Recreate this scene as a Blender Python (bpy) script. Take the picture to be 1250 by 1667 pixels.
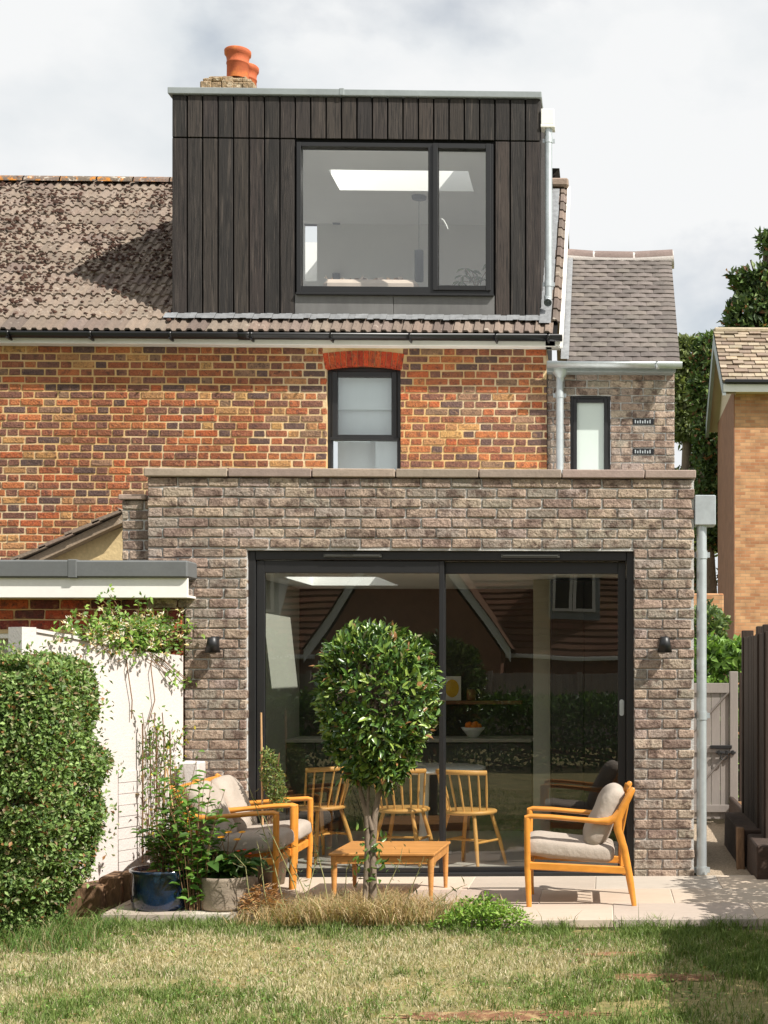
import bpy, math, random
import numpy as np
from mathutils import Vector, Matrix, Euler

for o in list(bpy.data.objects): bpy.data.objects.remove(o, do_unlink=True)
SC = bpy.context.scene
C = SC.collection
R = random.Random(7)
NR = np.random.default_rng(11)

# ------------------------------------------------------------------ camera
F, VPX, CY, H, TH = 2278.0, 985.0, 1090.0, 1.55, math.radians(1.6)
CX = VPX + F*math.tan(TH)
cd = bpy.data.cameras.new('camera'); cam = bpy.data.objects.new('camera', cd); C.objects.link(cam)
cam.location = (0, 0, H); cam.rotation_euler = (math.pi/2, 0, -TH)
cd.sensor_fit = 'VERTICAL'; cd.sensor_height = 36; cd.lens = F/1667*36
cd.shift_x = (625-CX)/1667; cd.shift_y = (CY-833.5)/1667
cd.clip_end = 1000
SC.camera = cam
# ------------------------------------------------------------------ sky, sun, exposure
SUN = Vector((.80, -.48, 1.0)).normalized()
w = bpy.data.worlds.new('World'); SC.world = w; w.use_nodes = True
nt = w.node_tree; N = nt.nodes; L = nt.links; N.clear()
out = N.new('ShaderNodeOutputWorld'); bg = N.new('ShaderNodeBackground'); bg.inputs['Strength'].default_value = .067
sky = N.new('ShaderNodeTexSky'); sky.sky_type = 'NISHITA'; sky.sun_disc = False
sky.sun_elevation = math.asin(SUN.z); sky.sun_rotation = math.atan2(SUN.x, SUN.y)
tc = N.new('ShaderNodeTexCoord'); mp = N.new('ShaderNodeMapping'); mp.inputs['Scale'].default_value = (1, 1, 1.6)
mp.inputs['Location'].default_value = (.35, .2, .1)
n1 = N.new('ShaderNodeTexNoise'); n1.inputs['Scale'].default_value = 3.2; n1.inputs['Detail'].default_value = 9; n1.inputs['Roughness'].default_value = .52
r1 = N.new('ShaderNodeValToRGB'); r1.color_ramp.elements[0].position = .24; r1.color_ramp.elements[1].position = .46
n2 = N.new('ShaderNodeTexNoise'); n2.inputs['Scale'].default_value = 6.5; n2.inputs['Detail'].default_value = 8; n2.inputs['Roughness'].default_value = .5
r2 = N.new('ShaderNodeValToRGB'); r2.color_ramp.elements[0].position = .3; r2.color_ramp.elements[1].position = .56
r2.color_ramp.elements[0].color = (7.7, 8.2, 8.55, 1); r2.color_ramp.elements[1].color = (9.8, 9.9, 9.95, 1)
mx = N.new('ShaderNodeMix'); mx.data_type = 'RGBA'
L.new(tc.outputs['Generated'], mp.inputs[0]); L.new(mp.outputs[0], n1.inputs[0]); L.new(mp.outputs[0], n2.inputs[0])
L.new(n1.outputs[0], r1.inputs[0]); L.new(n2.outputs[0], r2.inputs[0])
L.new(r1.outputs[0], mx.inputs[0]); L.new(sky.outputs[0], mx.inputs[6]); L.new(r2.outputs[0], mx.inputs[7])
L.new(mx.outputs[2], bg.inputs[0]); L.new(bg.outputs[0], out.inputs[0])
sd = bpy.data.lights.new('sun', 'SUN'); sd.energy = 5.0; sd.angle = math.radians(.5); sd.color = (1, .955, .88)
so = bpy.data.objects.new('sun', sd); C.objects.link(so); so.rotation_euler = (-SUN).to_track_quat('-Z', 'Y').to_euler()
so.location = (6, -4, 12)
SC.view_settings.view_transform = 'Standard'; SC.view_settings.look = 'None'; SC.view_settings.gamma = 1
SC.view_settings.exposure = 0.5; SC.view_settings.use_curve_mapping = False

def P(px, py, Y):
    u = (px-CX)/F; ww = (CY-py)/F
    d = Vector((math.sin(TH)+u*math.cos(TH), math.cos(TH)-u*math.sin(TH), ww)); t = Y/d.y
    return Vector((t*d.x, Y, H+t*ww))
def PX(px, Y): return P(px, 1000, Y).x
def PZ(px, py, Y): return P(px, py, Y).z
def lin(r, g, b): return tuple(((c/255)/12.92 if c/255 <= .04045 else ((c/255+.055)/1.055)**2.4) for c in (r, g, b))

# ------------------------------------------------------------------ materials
M = {}
def mat(name, color=(.5, .5, .5), rough=.8, attr=False, var=None, blot=(), bump=None, stretch=(1, 1, 1), metal=0, spec=.4, obj=False, trans=0, bumpdist=.01, coat=0):
    m = bpy.data.materials.new(name); m.use_nodes = True; M[name] = m
    t = m.node_tree; N = t.nodes; L = t.links; b = N['Principled BSDF']
    b.inputs['Roughness'].default_value = rough; b.inputs['Metallic'].default_value = metal
    b.inputs['Specular IOR Level'].default_value = spec
    if coat: b.inputs['Coat Weight'].default_value = coat; b.inputs['Coat Roughness'].default_value = .12
    if obj: src = N.new('ShaderNodeTexCoord').outputs['Object']
    else: src = N.new('ShaderNodeNewGeometry').outputs['Position']
    mp = N.new('ShaderNodeMapping'); mp.inputs['Scale'].default_value = stretch; L.new(src, mp.inputs[0]); vec = mp.outputs[0]
    if attr:
        a = N.new('ShaderNodeAttribute'); a.attribute_name = 'Col'; col = a.outputs['Color']
    else:
        a = N.new('ShaderNodeRGB'); a.outputs[0].default_value = (*color, 1); col = a.outputs[0]
    def noise(scale, detail=5, rgh=.6):
        n = N.new('ShaderNodeTexNoise'); n.inputs['Scale'].default_value = scale; n.inputs['Detail'].default_value = detail
        n.inputs['Roughness'].default_value = rgh; L.new(vec, n.inputs['Vector']); return n.outputs[0]
    for (bc, sc, lo, hi, amt) in blot:
        rr = N.new('ShaderNodeMapRange'); rr.inputs[1].default_value = lo; rr.inputs[2].default_value = hi; rr.inputs[4].default_value = amt
        L.new(noise(sc, 6, .65), rr.inputs[0])
        x = N.new('ShaderNodeMix'); x.data_type = 'RGBA'; L.new(rr.outputs[0], x.inputs[0]); L.new(col, x.inputs[6]); x.inputs[7].default_value = (*bc, 1)
        col = x.outputs[2]
    if var:
        for sc, amt in (var if isinstance(var[0], tuple) else (var,)):
            rr = N.new('ShaderNodeMapRange'); rr.inputs[1].default_value = .25; rr.inputs[2].default_value = .75
            rr.inputs[3].default_value = 1-amt; rr.inputs[4].default_value = 1+amt; L.new(noise(sc), rr.inputs[0])
            x = N.new('ShaderNodeVectorMath'); x.operation = 'SCALE'; L.new(col, x.inputs[0]); L.new(rr.outputs[0], x.inputs['Scale']); col = x.outputs[0]
    L.new(col, b.inputs['Base Color'])
    if bump:
        bp = N.new('ShaderNodeBump'); bp.inputs['Strength'].default_value = bump[1]; bp.inputs['Distance'].default_value = bumpdist
        L.new(noise(bump[0], 6, .6), bp.inputs['Height']); L.new(bp.outputs[0], b.inputs['Normal'])
    if trans:
        tr = N.new('ShaderNodeBsdfTranslucent'); ms = N.new('ShaderNodeMixShader'); ms.inputs[0].default_value = trans
        sc = N.new('ShaderNodeVectorMath'); sc.operation = 'MULTIPLY'; sc.inputs[1].default_value = (1.3, 1.35, .7); L.new(col, sc.inputs[0])
        L.new(sc.outputs[0], tr.inputs[0]); L.new(b.outputs[0], ms.inputs[1]); L.new(tr.outputs[0], ms.inputs[2])
        L.new(ms.outputs[0], N['Material Output'].inputs[0])
    return m
def glassmat(name, tint=(.93, .96, .95), refl=1.0, rough=0.0, wob=.0, wobscale=1.2):
    m = bpy.data.materials.new(name); m.use_nodes = True; M[name] = m
    t = m.node_tree; N = t.nodes; L = t.links; N.remove(N['Principled BSDF'])
    tr = N.new('ShaderNodeBsdfTransparent'); tr.inputs[0].default_value = (*tint, 1)
    gl = N.new('ShaderNodeBsdfGlossy'); gl.inputs['Roughness'].default_value = rough
    lw = N.new('ShaderNodeLayerWeight'); lw.inputs[0].default_value = .5
    pw = N.new('ShaderNodeMath'); pw.operation = 'POWER'; pw.inputs[1].default_value = 5; L.new(lw.outputs['Facing'], pw.inputs[0])
    fr = N.new('ShaderNodeMath'); fr.operation = 'MULTIPLY_ADD'; fr.inputs[1].default_value = .36; fr.inputs[2].default_value = .04; L.new(pw.outputs[0], fr.inputs[0])
    mu = N.new('ShaderNodeMath'); mu.operation = 'MULTIPLY'; mu.use_clamp = True; mu.inputs[1].default_value = refl
    ms = N.new('ShaderNodeMixShader'); L.new(fr.outputs[0], mu.inputs[0]); L.new(mu.outputs[0], ms.inputs[0])
    L.new(tr.outputs[0], ms.inputs[1]); L.new(gl.outputs[0], ms.inputs[2]); L.new(ms.outputs[0], N['Material Output'].inputs[0])
    if wob:
        g = N.new('ShaderNodeNewGeometry'); n = N.new('ShaderNodeTexNoise'); n.inputs['Scale'].default_value = wobscale; n.inputs['Detail'].default_value = 1
        bp = N.new('ShaderNodeBump'); bp.inputs['Strength'].default_value = 1; bp.inputs['Distance'].default_value = wob
        L.new(g.outputs['Position'], n.inputs['Vector']); L.new(n.outputs[0], bp.inputs['Height']); L.new(bp.outputs[0], gl.inputs['Normal'])

mat('ext_brick', attr=True, rough=.9, blot=[(lin(88, 70, 61), 10, .48, .6, .85), (lin(196, 172, 152), 13, .52, .68, .7), (lin(58, 46, 42), 26, .57, .68, .8)], var=((60, .3), (5, .1)), bump=(38, 1.0), bumpdist=.018)
mat('old_brick', attr=True, rough=.88, blot=[(lin(74, 54, 50), 15, .5, .64, .65), (lin(196, 150, 104), 22, .55, .7, .45), (lin(52, 40, 38), 48, .56, .66, .75)], var=((70, .3), (.7, .22), (4, .12)), bump=(48, 1.0), bumpdist=.014)
mat('ext_mortar', lin(186, 184, 180), .95, var=((40, .2), (4, .15)), bump=(90, .6), blot=[(lin(196, 194, 190), 6, .6, .75, .4)])
mat('old_mortar', lin(202, 168, 116), .95, var=((40, .12), (2, .10)), bump=(90, .5), blot=[(lin(212, 196, 166), .9, .48, .62, .6)])
mat('coping', lin(150, 132, 118), .85, attr=True, var=((18, .14), (80, .12)), bump=(60, .3))
mat('board', attr=True, rough=.72, stretch=(1, 1, .045), blot=[(lin(88, 79, 72), 45, .54, .7, .65), (lin(18, 15, 14), 70, .5, .62, .85)], var=((25, .25), (160, .2)), bump=(130, .5))
mat('black_metal', lin(30, 30, 31), .42, var=(3, .1), spec=.5)
mat('black_plastic', lin(24, 24, 26), .35, spec=.5)
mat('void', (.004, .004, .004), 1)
mat('grey_metal', lin(150, 156, 156), .5, var=((2, .12), (25, .06)), metal=.35)
mat('lead', lin(112, 111, 110), .6, var=((3, .12), (14, .12)), metal=.25, stretch=(1, 1, .3), bump=(10, .15))
mat('lead_bright', lin(160, 162, 164), .42, var=(14, .25), metal=.5, bump=(20, .6))
mat('galv', lin(186, 192, 194), .42, var=((6, .12), (30, .08)), metal=.55)
mat('white_paint', lin(232, 230, 224), .6, var=((2, .05), (30, .03)))
mat('grey_membrane', lin(100, 102, 102), .7, var=((3, .1), (50, .06)), bump=(12, .12))
mat('white_wall', lin(205, 197, 192), .85, var=((3, .05), (40, .05)), blot=[(lin(176, 164, 152), 2.2, .6, .8, .3)], bump=(60, .35))
mat('white_room', (.88, .88, .86), .9, var=(1.5, .03))
mat('room_wall', lin(172, 172, 160), .9, var=(1.5, .04))
mat('green_wall', lin(52, 50, 45), .7, var=((2, .08), (20, .06)))
mat('roof_tile', attr=True, rough=.95, blot=[(lin(176, 164, 152), 22, .56, .66, .6), (lin(168, 134, 80), 6, .66, .76, .35), (lin(86, 62, 50), 15, .56, .64, .8)], var=((50, .2), (3, .12)), bump=(55, .7), bumpdist=.01)
mat('roof_tile_clean', attr=True, rough=.9, blot=[(lin(205, 195, 180), 9, .62, .75, .5)], var=((40, .2), (3, .1)), bump=(55, .5))
mat('plain_tile', attr=True, rough=.8, var=((30, .15), (3, .1)), bump=(50, .3), blot=[(lin(158, 150, 144), 8, .6, .78, .35)])
mat('ridge_tile', attr=True, rough=.95, blot=[(lin(196, 126, 40), 12, .53, .6, .85), (lin(222, 212, 196), 16, .56, .66, .7), (lin(66, 46, 38), 13, .58, .68, .7)], var=((50, .25),), bump=(40, .9))
mat('moss', lin(70, 48, 38), 1, var=((40, .4), (5, .3)), bump=(120, 1))
mat('terracotta', lin(176, 90, 54), .8, var=((14, .14), (60, .08)), blot=[(lin(222, 140, 60), 5, .5, .7, .5)], bump=(60, .3))
mat('chimney_brick', lin(150, 128, 100), .95, blot=[(lin(208, 194, 168), 14, .52, .62, .8), (lin(140, 74, 48), 7, .6, .7, .8), (lin(66, 54, 46), 26, .58, .66, .8), (lin(176, 140, 60), 9, .6, .7, .7)], var=(70, .3), bump=(30, 1), bumpdist=.03)
mat('paving', attr=True, rough=.75, var=((3, .07), (60, .05), (14, .05)), bump=(50, .12), stretch=(.35, 1, 1))
mat('paving_joint', lin(196, 186, 172), .9, var=(30, .1))
mat('gravel', lin(176, 158, 136), .95, var=((120, .5), (45, .3)), bump=(110, 1), bumpdist=.02)
mat('soil', lin(122, 84, 60), 1, var=((30, .3), (6, .2)), bump=(60, 1), blot=[(lin(178, 156, 110), 14, .48, .66, .8)])
mat('lawn_ground', lin(134, 126, 82), 1, var=((30, .35), (3, .2)), bump=(60, 1), blot=[(lin(150, 132, 88), 1.4, .45, .62, .8), (lin(60, 76, 30), 2.6, .5, .66, .6)])
mat('far_ground', lin(96, 104, 58), 1, var=((3, .3), (.4, .2)))
mat('grass', attr=True, rough=.6, trans=.3, spec=.25)
mat('leaf', attr=True, rough=.5, trans=.28, spec=.35)
mat('bay_leaf', attr=True, rough=.32, trans=.08, spec=.5)
mat('petal', attr=True, rough=.6, trans=.3)
mat('bark', lin(118, 104, 90), .95, var=((30, .3), (8, .2)), bump=(40, 1), stretch=(1, 1, .4), blot=[(lin(84, 66, 54), 20, .55, .7, .6)])
mat('twig', lin(120, 92, 66), .9, var=(30, .2))
mat('cane', lin(190, 152, 108), .6, var=(20, .15))
mat('fennel_stem', lin(140, 136, 92), .8, var=(20, .25))
mat('chair_wood', lin(206, 136, 54), .36, var=((7, .2), (50, .16)), stretch=(.2, 1, .4), obj=True, coat=.25, spec=.45)
mat('table_wood', lin(190, 134, 74), .42, var=((9, .22), (70, .16)), stretch=(.12, 1, 1), obj=True, coat=.15)
mat('dine_wood', lin(206, 152, 84), .45, var=((8, .15),), stretch=(.3, 1, 1), obj=True)
mat('fabric', lin(168, 156, 144), .95, var=((4, .06), (240, .14)), bump=(14, .35), bumpdist=.03)
mat('sleeper', lin(128, 100, 76), .95, var=((8, .3), (60, .25)), bump=(30, 1), stretch=(1, 1, .25), blot=[(lin(64, 48, 38), 9, .5, .7, .7)])
mat('dark_sleeper', lin(64, 50, 42), .95, var=((8, .3), (60, .2)), bump=(30, 1), stretch=(.4, .3, 1))
mat('fence_dark', lin(58, 47, 40), .95, var=((8, .25), (50, .2)), bump=(40, .7), stretch=(1, 1, .12))
mat('fence_grey', lin(150, 140, 132), .9, var=((8, .15), (50, .15)), bump=(40, .5), stretch=(1, 1, .12))
mat('gate_paint', lin(134, 126, 120), .7, var=((6, .06), (50, .06)), stretch=(1, 1, .2), bump=(50, .2))
mat('blue_glaze', lin(18, 38, 66), .1, spec=.6, blot=[(lin(84, 130, 156), 6, .54, .7, .6), (lin(9, 14, 26), 5, .42, .6, .95)], obj=True, coat=.6)
mat('teal_glaze', lin(60, 140, 160), .2, spec=.6, var=(8, .3), obj=True)
mat('stone_pot', lin(150, 136, 120), .9, var=((12, .15), (60, .15)), bump=(50, .4), stretch=(1, 1, 2))
mat('render_buff', lin(206, 182, 136), .95, var=((5, .12), (40, .1)), bump=(30, .5), blot=[(lin(170, 140, 96), 3, .5, .7, .4)])
mat('yellow_house', lin(204, 152, 92), .9)
mat('stone_tile_far', attr=True, rough=.95, var=((14, .2), (3, .15)), blot=[(lin(120, 96, 72), 6, .55, .68, .6), (lin(190, 170, 110), 3, .6, .75, .5)])
mat('soffit', lin(196, 178, 156), .9, var=(6, .06))
mat('curtain', lin(196, 206, 210), .9, var=((4, .06),), stretch=(1, 1, .15))
mat('frosted', lin(196, 206, 200), .28, spec=.5, var=((1.5, .05),))
mat('cabinet', lin(74, 74, 70), .6, var=(4, .05))
mat('black_cabinet', lin(20, 20, 21), .5)
mat('worktop', lin(168, 164, 152), .5, var=(8, .1))
mat('shelf_wood', lin(120, 76, 48), .6, var=(10, .15))
mat('floor_tile', lin(186, 180, 172), .35, var=((2, .06), (30, .04)))
mat('white_gloss', (.8, .8, .78), .25)
mat('card_yellow', lin(214, 168, 40), .7)
mat('card_white', lin(226, 222, 210), .7)
mat('orange_fruit', lin(224, 120, 30), .5)
mat('roof_far', attr=True, rough=.9, var=((5, .2), (1, .15)))
mat('far_brick', lin(138, 98, 76), .9, var=((4, .2), (.8, .1)))
mat('pendant', lin(96, 104, 112), .5)
mat('bed', lin(226, 206, 190), .9, var=(6, .1))
glassmat('door_glass', tint=(.9, .93, .91), refl=3.0, wob=.0016, wobscale=1.1)
glassmat('window_glass', tint=(.96, .98, .97), refl=4.5, wob=.0008)
# neighbour's yellow brick facing, too small to build brick by brick
def facing(name, c1, c2, mo):
    m = M[name]; t = m.node_tree; N = t.nodes; L = t.links; b = N['Principled BSDF']
    g = N.new('ShaderNodeNewGeometry'); sp = N.new('ShaderNodeSeparateXYZ'); L.new(g.outputs['Position'], sp.inputs[0])
    ad = N.new('ShaderNodeMath'); L.new(sp.outputs[0], ad.inputs[0]); L.new(sp.outputs[1], ad.inputs[1])
    cb = N.new('ShaderNodeCombineXYZ'); L.new(ad.outputs[0], cb.inputs[0]); L.new(sp.outputs[2], cb.inputs[1])
    br = N.new('ShaderNodeTexBrick'); br.inputs['Scale'].default_value = 1; br.inputs['Brick Width'].default_value = .225; br.inputs['Row Height'].default_value = .075
    br.inputs['Mortar Size'].default_value = .006; br.inputs['Bias'].default_value = 0
    br.inputs['Color1'].default_value = (*c1, 1); br.inputs['Color2'].default_value = (*c2, 1); br.inputs['Mortar'].default_value = (*mo, 1)
    n = N.new('ShaderNodeTexNoise'); n.inputs['Scale'].default_value = 3; n.inputs['Detail'].default_value = 6
    L.new(g.outputs['Position'], n.inputs['Vector']); rr = N.new('ShaderNodeMapRange'); rr.inputs[1].default_value = .3; rr.inputs[2].default_value = .7; rr.inputs[3].default_value = .75; rr.inputs[4].default_value = 1.2
    L.new(n.outputs[0], rr.inputs[0]); sc = N.new('ShaderNodeVectorMath'); sc.operation = 'SCALE'
    L.new(cb.outputs[0], br.inputs['Vector']); L.new(br.outputs[0], sc.inputs[0]); L.new(rr.outputs[0], sc.inputs['Scale']); L.new(sc.outputs[0], b.inputs['Base Color'])
    bp = N.new('ShaderNodeBump'); bp.inputs['Strength'].default_value = .5; bp.inputs['Distance'].default_value = .01; bp.invert = True
    L.new(br.outputs['Fac'], bp.inputs['Height']); L.new(bp.outputs[0], b.inputs['Normal'])
facing('yellow_house', lin(200, 154, 112), lin(172, 118, 82), lin(170, 142, 112))

# ------------------------------------------------------------------ object helpers
FR = {}
def setp(o, **k):
    for a, b in k.items():
        if b is not None: o[a] = b
def thing(name, label, cat, loc=(0, 0, 0), rotz=0, group=None, local=False):
    o = bpy.data.objects.new(name, None); C.objects.link(o); o.location = loc; o.rotation_euler = (0, 0, rotz)
    o.empty_display_size = .1
    setp(o, label=label, category=cat, group=group); FR[o] = Vector((0, 0, 0)) if local else Vector(loc); return o
def link(name, me, center, parent=None, m=None):
    o = bpy.data.objects.new(name, me); C.objects.link(o)
    if m and not me.materials: me.materials.append(M[m])
    off = FR[parent] if parent else Vector((0, 0, 0))
    o.location = Vector(center)-off; o.parent = parent; FR[o] = Vector(center); return o
def part_empty(name, parent, loc):
    o = bpy.data.objects.new(name, None); C.objects.link(o); o.location = Vector(loc)-FR[parent]; o.parent = parent; o.empty_display_size = .05
    FR[o] = Vector(loc); return o
def tri_mesh(name, V, T, cols=None, smooth=False):
    me = bpy.data.meshes.new(name); V = np.asarray(V, np.float32); T = np.asarray(T, np.int32)
    me.vertices.add(len(V)); me.vertices.foreach_set('co', V.ravel())
    me.loops.add(T.size); me.loops.foreach_set('vertex_index', T.ravel())
    me.polygons.add(len(T)); me.polygons.foreach_set('loop_start', np.arange(0, T.size, 3, dtype=np.int32))
    me.polygons.foreach_set('loop_total', np.full(len(T), 3, np.int32))
    me.update(calc_edges=True)
    if cols is not None:
        a = me.attributes.new('Col', 'FLOAT_COLOR', 'FACE'); c = np.ones((len(T), 4), np.float32); c[:, :3] = cols; a.data.foreach_set('color', c.ravel())
    if smooth: me.polygons.foreach_set('use_smooth', np.ones(len(T), bool))
    return me
class MB:
    def __init__(s, col=None): s.v = []; s.f = []; s.c = []; s.col = col or (.5, .5, .5); s.sm = []
    def add(s, v, f, smooth=False, col=None):
        n = len(s.v); s.v += [tuple(p) for p in v]; s.f += [tuple(i+n for i in q) for q in f]
        s.c += [col or s.col]*len(f); s.sm += [smooth]*len(f); return s
    def box(s, x0, x1, y0, y1, z0, z1, col=None):
        return s.add([(x0, y0, z0), (x1, y0, z0), (x1, y1, z0), (x0, y1, z0), (x0, y0, z1), (x1, y0, z1), (x1, y1, z1), (x0, y1, z1)],
            [(0, 3, 2, 1), (4, 5, 6, 7), (0, 1, 5, 4), (1, 2, 6, 5), (2, 3, 7, 6), (3, 0, 4, 7)], col=col)
    def pane(s, x0, x1, y0, y1, z0, z1): return s.add([(x0, y0, z0), (x1, y0, z0), (x1, y0, z1), (x0, y0, z1)], [(0, 1, 2, 3)])
    def cbox(s, x0, x1, y0, y1, z0, z1, b=.004, jit=0, col=None):
        lo = (x0, y0, z0); hi = (x1, y1, z1); idx = {}; vs = []
        b = min(b, (x1-x0)*.3, (y1-y0)*.3, (z1-z0)*.3)
        for sx in (0, 1):
            for sy in (0, 1):
                for sz in (0, 1):
                    s3 = (sx, sy, sz); j = [R.uniform(-jit, jit) for _ in range(3)]
                    for ax in range(3):
                        p = []
                        for k in range(3):
                            base = hi[k] if s3[k] else lo[k]
                            if k != ax: base += -b if s3[k] else b
                            p.append(base+j[k]+R.uniform(-jit, jit)*.3)
                        idx[(s3, ax)] = len(vs); vs.append(p)
        fs = []
        for ax in range(3):
            a1, a2 = (ax+1) % 3, (ax+2) % 3
            for sd_ in (0, 1):
                q = []
                for (u, v_) in ((0, 0), (1, 0), (1, 1), (0, 1)):
                    t = [0, 0, 0]; t[ax] = sd_; t[a1] = u; t[a2] = v_; q.append(idx[(tuple(t), ax)])
                fs.append(tuple(q) if sd_ else tuple(reversed(q)))
        for ax in range(3):      # edges along ax
            a1, a2 = (ax+1) % 3, (ax+2) % 3
            for u in (0, 1):
                for v_ in (0, 1):
                    t0 = [0, 0, 0]; t0[a1] = u; t0[a2] = v_; t1 = list(t0); t1[ax] = 1; t0 = tuple(t0); t1 = tuple(t1)
                    q = (idx[(t0, a1)], idx[(t1, a1)], idx[(t1, a2)], idx[(t0, a2)])
                    fs.append(q if (u ^ v_) else tuple(reversed(q)))
        for sx in (0, 1):
            for sy in (0, 1):
                for sz in (0, 1):
                    t = (sx, sy, sz); q = (idx[(t, 0)], idx[(t, 1)], idx[(t, 2)]); fs.append(q if (sx+sy+sz) % 2 else tuple(reversed(q)))
        return s.add(vs, fs, col=col)
    def tube(s, path, rad, n=8, cap=True, smooth=True, up=(0, 0, 1), col=None):
        """rad: list of r or (r_side, r_up)"""
        path = [Vector(p) for p in path]; m = len(path)
        if not isinstance(rad, (list, tuple)) or (isinstance(rad, tuple) and len(rad) == 2 and m != 2): rad = [rad]*m
        elif isinstance(rad, tuple): rad = [rad]*m
        vs = []; fs = []; pa = None
        for i, p in enumerate(path):
            t = (path[min(i+1, m-1)]-path[max(i-1, 0)]).normalized()
            if pa is None:
                ref = Vector(up)
                if abs(t.dot(ref)) > .95: ref = Vector((1, 0, 0)) if abs(t.x) < .9 else Vector((0, 1, 0))
                a = t.cross(ref).normalized()
            else: a = (pa-t*pa.dot(t)).normalized()
            pa = a; b = a.cross(t).normalized()
            r = rad[i]; ra, rb = r if isinstance(r, tuple) else (r, r)
            for k in range(n):
                an = 2*math.pi*k/n; vs.append(p+a*(ra*math.cos(an))+b*(rb*math.sin(an)))
        for i in range(m-1):
            for k in range(n):
                k2 = (k+1) % n; fs.append((i*n+k, i*n+k2, (i+1)*n+k2, (i+1)*n+k))
        s.add(vs, fs, smooth, col)
        if cap: s.add(vs[:n], [tuple(range(n))][::-1], col=col); s.add(vs[-n:], [tuple(range(n))], col=col)
        return s
    def lathe(s, prof, c, n=24, smooth=True, col=None, a0=0, a1=2*math.pi):
        vs = []; fs = []; m = len(prof)
        for r, z in prof:
            for k in range(n):
                an = a0+(a1-a0)*k/n; vs.append((c[0]+r*math.cos(an), c[1]+r*math.sin(an), c[2]+z))
        for i in range(m-1):
            for k in range(n): fs.append((i*n+k, i*n+(k+1) % n, (i+1)*n+(k+1) % n, (i+1)*n+k))
        return s.add(vs, fs, smooth, col)
    def prism(s, poly, y0, y1, col=None):      # poly in xz, extruded in y
        n = len(poly); vs = [(x, y0, z) for x, z in poly]+[(x, y1, z) for x, z in poly]
        fs = [tuple(range(n)), tuple(range(2*n-1, n-1, -1))]+[(i, i+n, (i+1) % n+n, (i+1) % n) for i in range(n)]
        return s.add(vs, fs, col=col)
    def cushion(s, c, h, e=.35, rot=None, nu=26, nv=14, ec=.75, es=.8):
        vs = []; fs = []; rot = rot or Matrix.Identity(3)
        sg = lambda x, p: math.copysign(abs(x)**p, x)
        for j in range(nv+1):
            ph = -math.pi/2+math.pi*j/nv
            for i in range(nu):
                th = 2*math.pi*i/nu
                p = Vector((h[0]*sg(math.cos(ph), ec)*sg(math.cos(th), e), h[1]*sg(math.cos(ph), ec)*sg(math.sin(th), e), h[2]*sg(math.sin(ph), es)))
                p += Vector((0, 0, .006*math.sin(p.x*23+p.y*17)))
                vs.append(Vector(c)+rot @ p)
        for j in range(nv):
            for i in range(nu): fs.append((j*nu+i, j*nu+(i+1) % nu, (j+1)*nu+(i+1) % nu, (j+1)*nu+i))
        return s.add(vs, fs, True)
    def mesh(s, name, center=None):
        v = np.array(s.v, np.float32)
        c = (v.min(0)+v.max(0))/2 if center is None else np.array(center, np.float32)
        me = bpy.data.meshes.new(name); me.from_pydata((v-c).tolist(), [], s.f)
        a = me.attributes.new('Col', 'FLOAT_COLOR', 'FACE'); cc = np.ones((len(s.f), 4), np.float32); cc[:, :3] = s.c; a.data.foreach_set('color', cc.ravel())
        me.polygons.foreach_set('use_smooth', np.array(s.sm, bool)); me.update()
        return me, Vector(c.tolist())
    def build(s, name, m, parent=None, **k):
        me, c = s.mesh(name); o = link(name, me, c, parent, m); setp(o, **k); return o
def simple(name, m, parent, fn, col=None, **k):
    b = MB(col); fn(b); return b.build(name, m, parent, **k)
def box(name, m, parent, x0, x1, y0, y1, z0, z1, b=.004, col=None, **k):
    mb = MB(col); (mb.cbox(x0, x1, y0, y1, z0, z1, b) if b else mb.box(x0, x1, y0, y1, z0, z1)); return mb.build(name, m, parent, **k)
def jitcol(c, a): f = 1+R.uniform(-a, a); return tuple(max(0, min(1, x*f*(1+R.uniform(-a, a)*.25))) for x in c)

LEAF_T = [(0, 0, 0), (.32, -.5, .1), (.32, 0, -.02), (.32, .5, .1), (.7, -.4, .06), (.7, 0, -.06), (.7, .4, .06), (1, 0, -.16)]
LEAF_F = [(0, 1, 2), (0, 2, 3), (1, 4, 5), (1, 5, 2), (2, 5, 6), (2, 6, 3), (4, 7, 5), (5, 7, 6)]
LEAF_T2 = [(0, 0, 0), (.45, -.5, .12), (.45, .5, .12), (1, 0, -.1), (.45, 0, -.02)]
LEAF_F2 = [(0, 1, 4), (0, 4, 2), (1, 3, 4), (4, 3, 2)]
def unit(a): return a/np.maximum(np.linalg.norm(a, axis=1, keepdims=True), 1e-6)
def leaf_arrays(p, d, n, Ln, Wd, cols, full=True):
    T = np.array(LEAF_T if full else LEAF_T2, np.float32); Fc = np.array(LEAF_F if full else LEAF_F2, np.int32)
    d = unit(d); sd_ = unit(np.cross(d, n)); n = np.cross(sd_, d)
    K = len(p); Ln = np.broadcast_to(Ln, K)[:, None, None]; Wd = np.broadcast_to(Wd, K)[:, None, None]
    V = p[:, None, :]+T[None, :, 0, None]*Ln*d[:, None, :]+T[None, :, 1, None]*Wd*sd_[:, None, :]+T[None, :, 2, None]*Ln*n[:, None, :]
    Fa = Fc[None]+(np.arange(K)*len(T))[:, None, None]
    return V.reshape(-1, 3), Fa.reshape(-1, 3), np.repeat(cols, len(Fc), axis=0)
def leaves(name, m, parent, p, d, n, Ln, Wd, cols, full=True, **k):
    V, T, cc = leaf_arrays(np.asarray(p), np.asarray(d), np.asarray(n), Ln, Wd, np.asarray(cols), full)
    c = (V.min(0)+V.max(0))/2; o = link(name, tri_mesh(name, V-c, T, cc), Vector(c.tolist()), parent, m); setp(o, **k); return o
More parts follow.
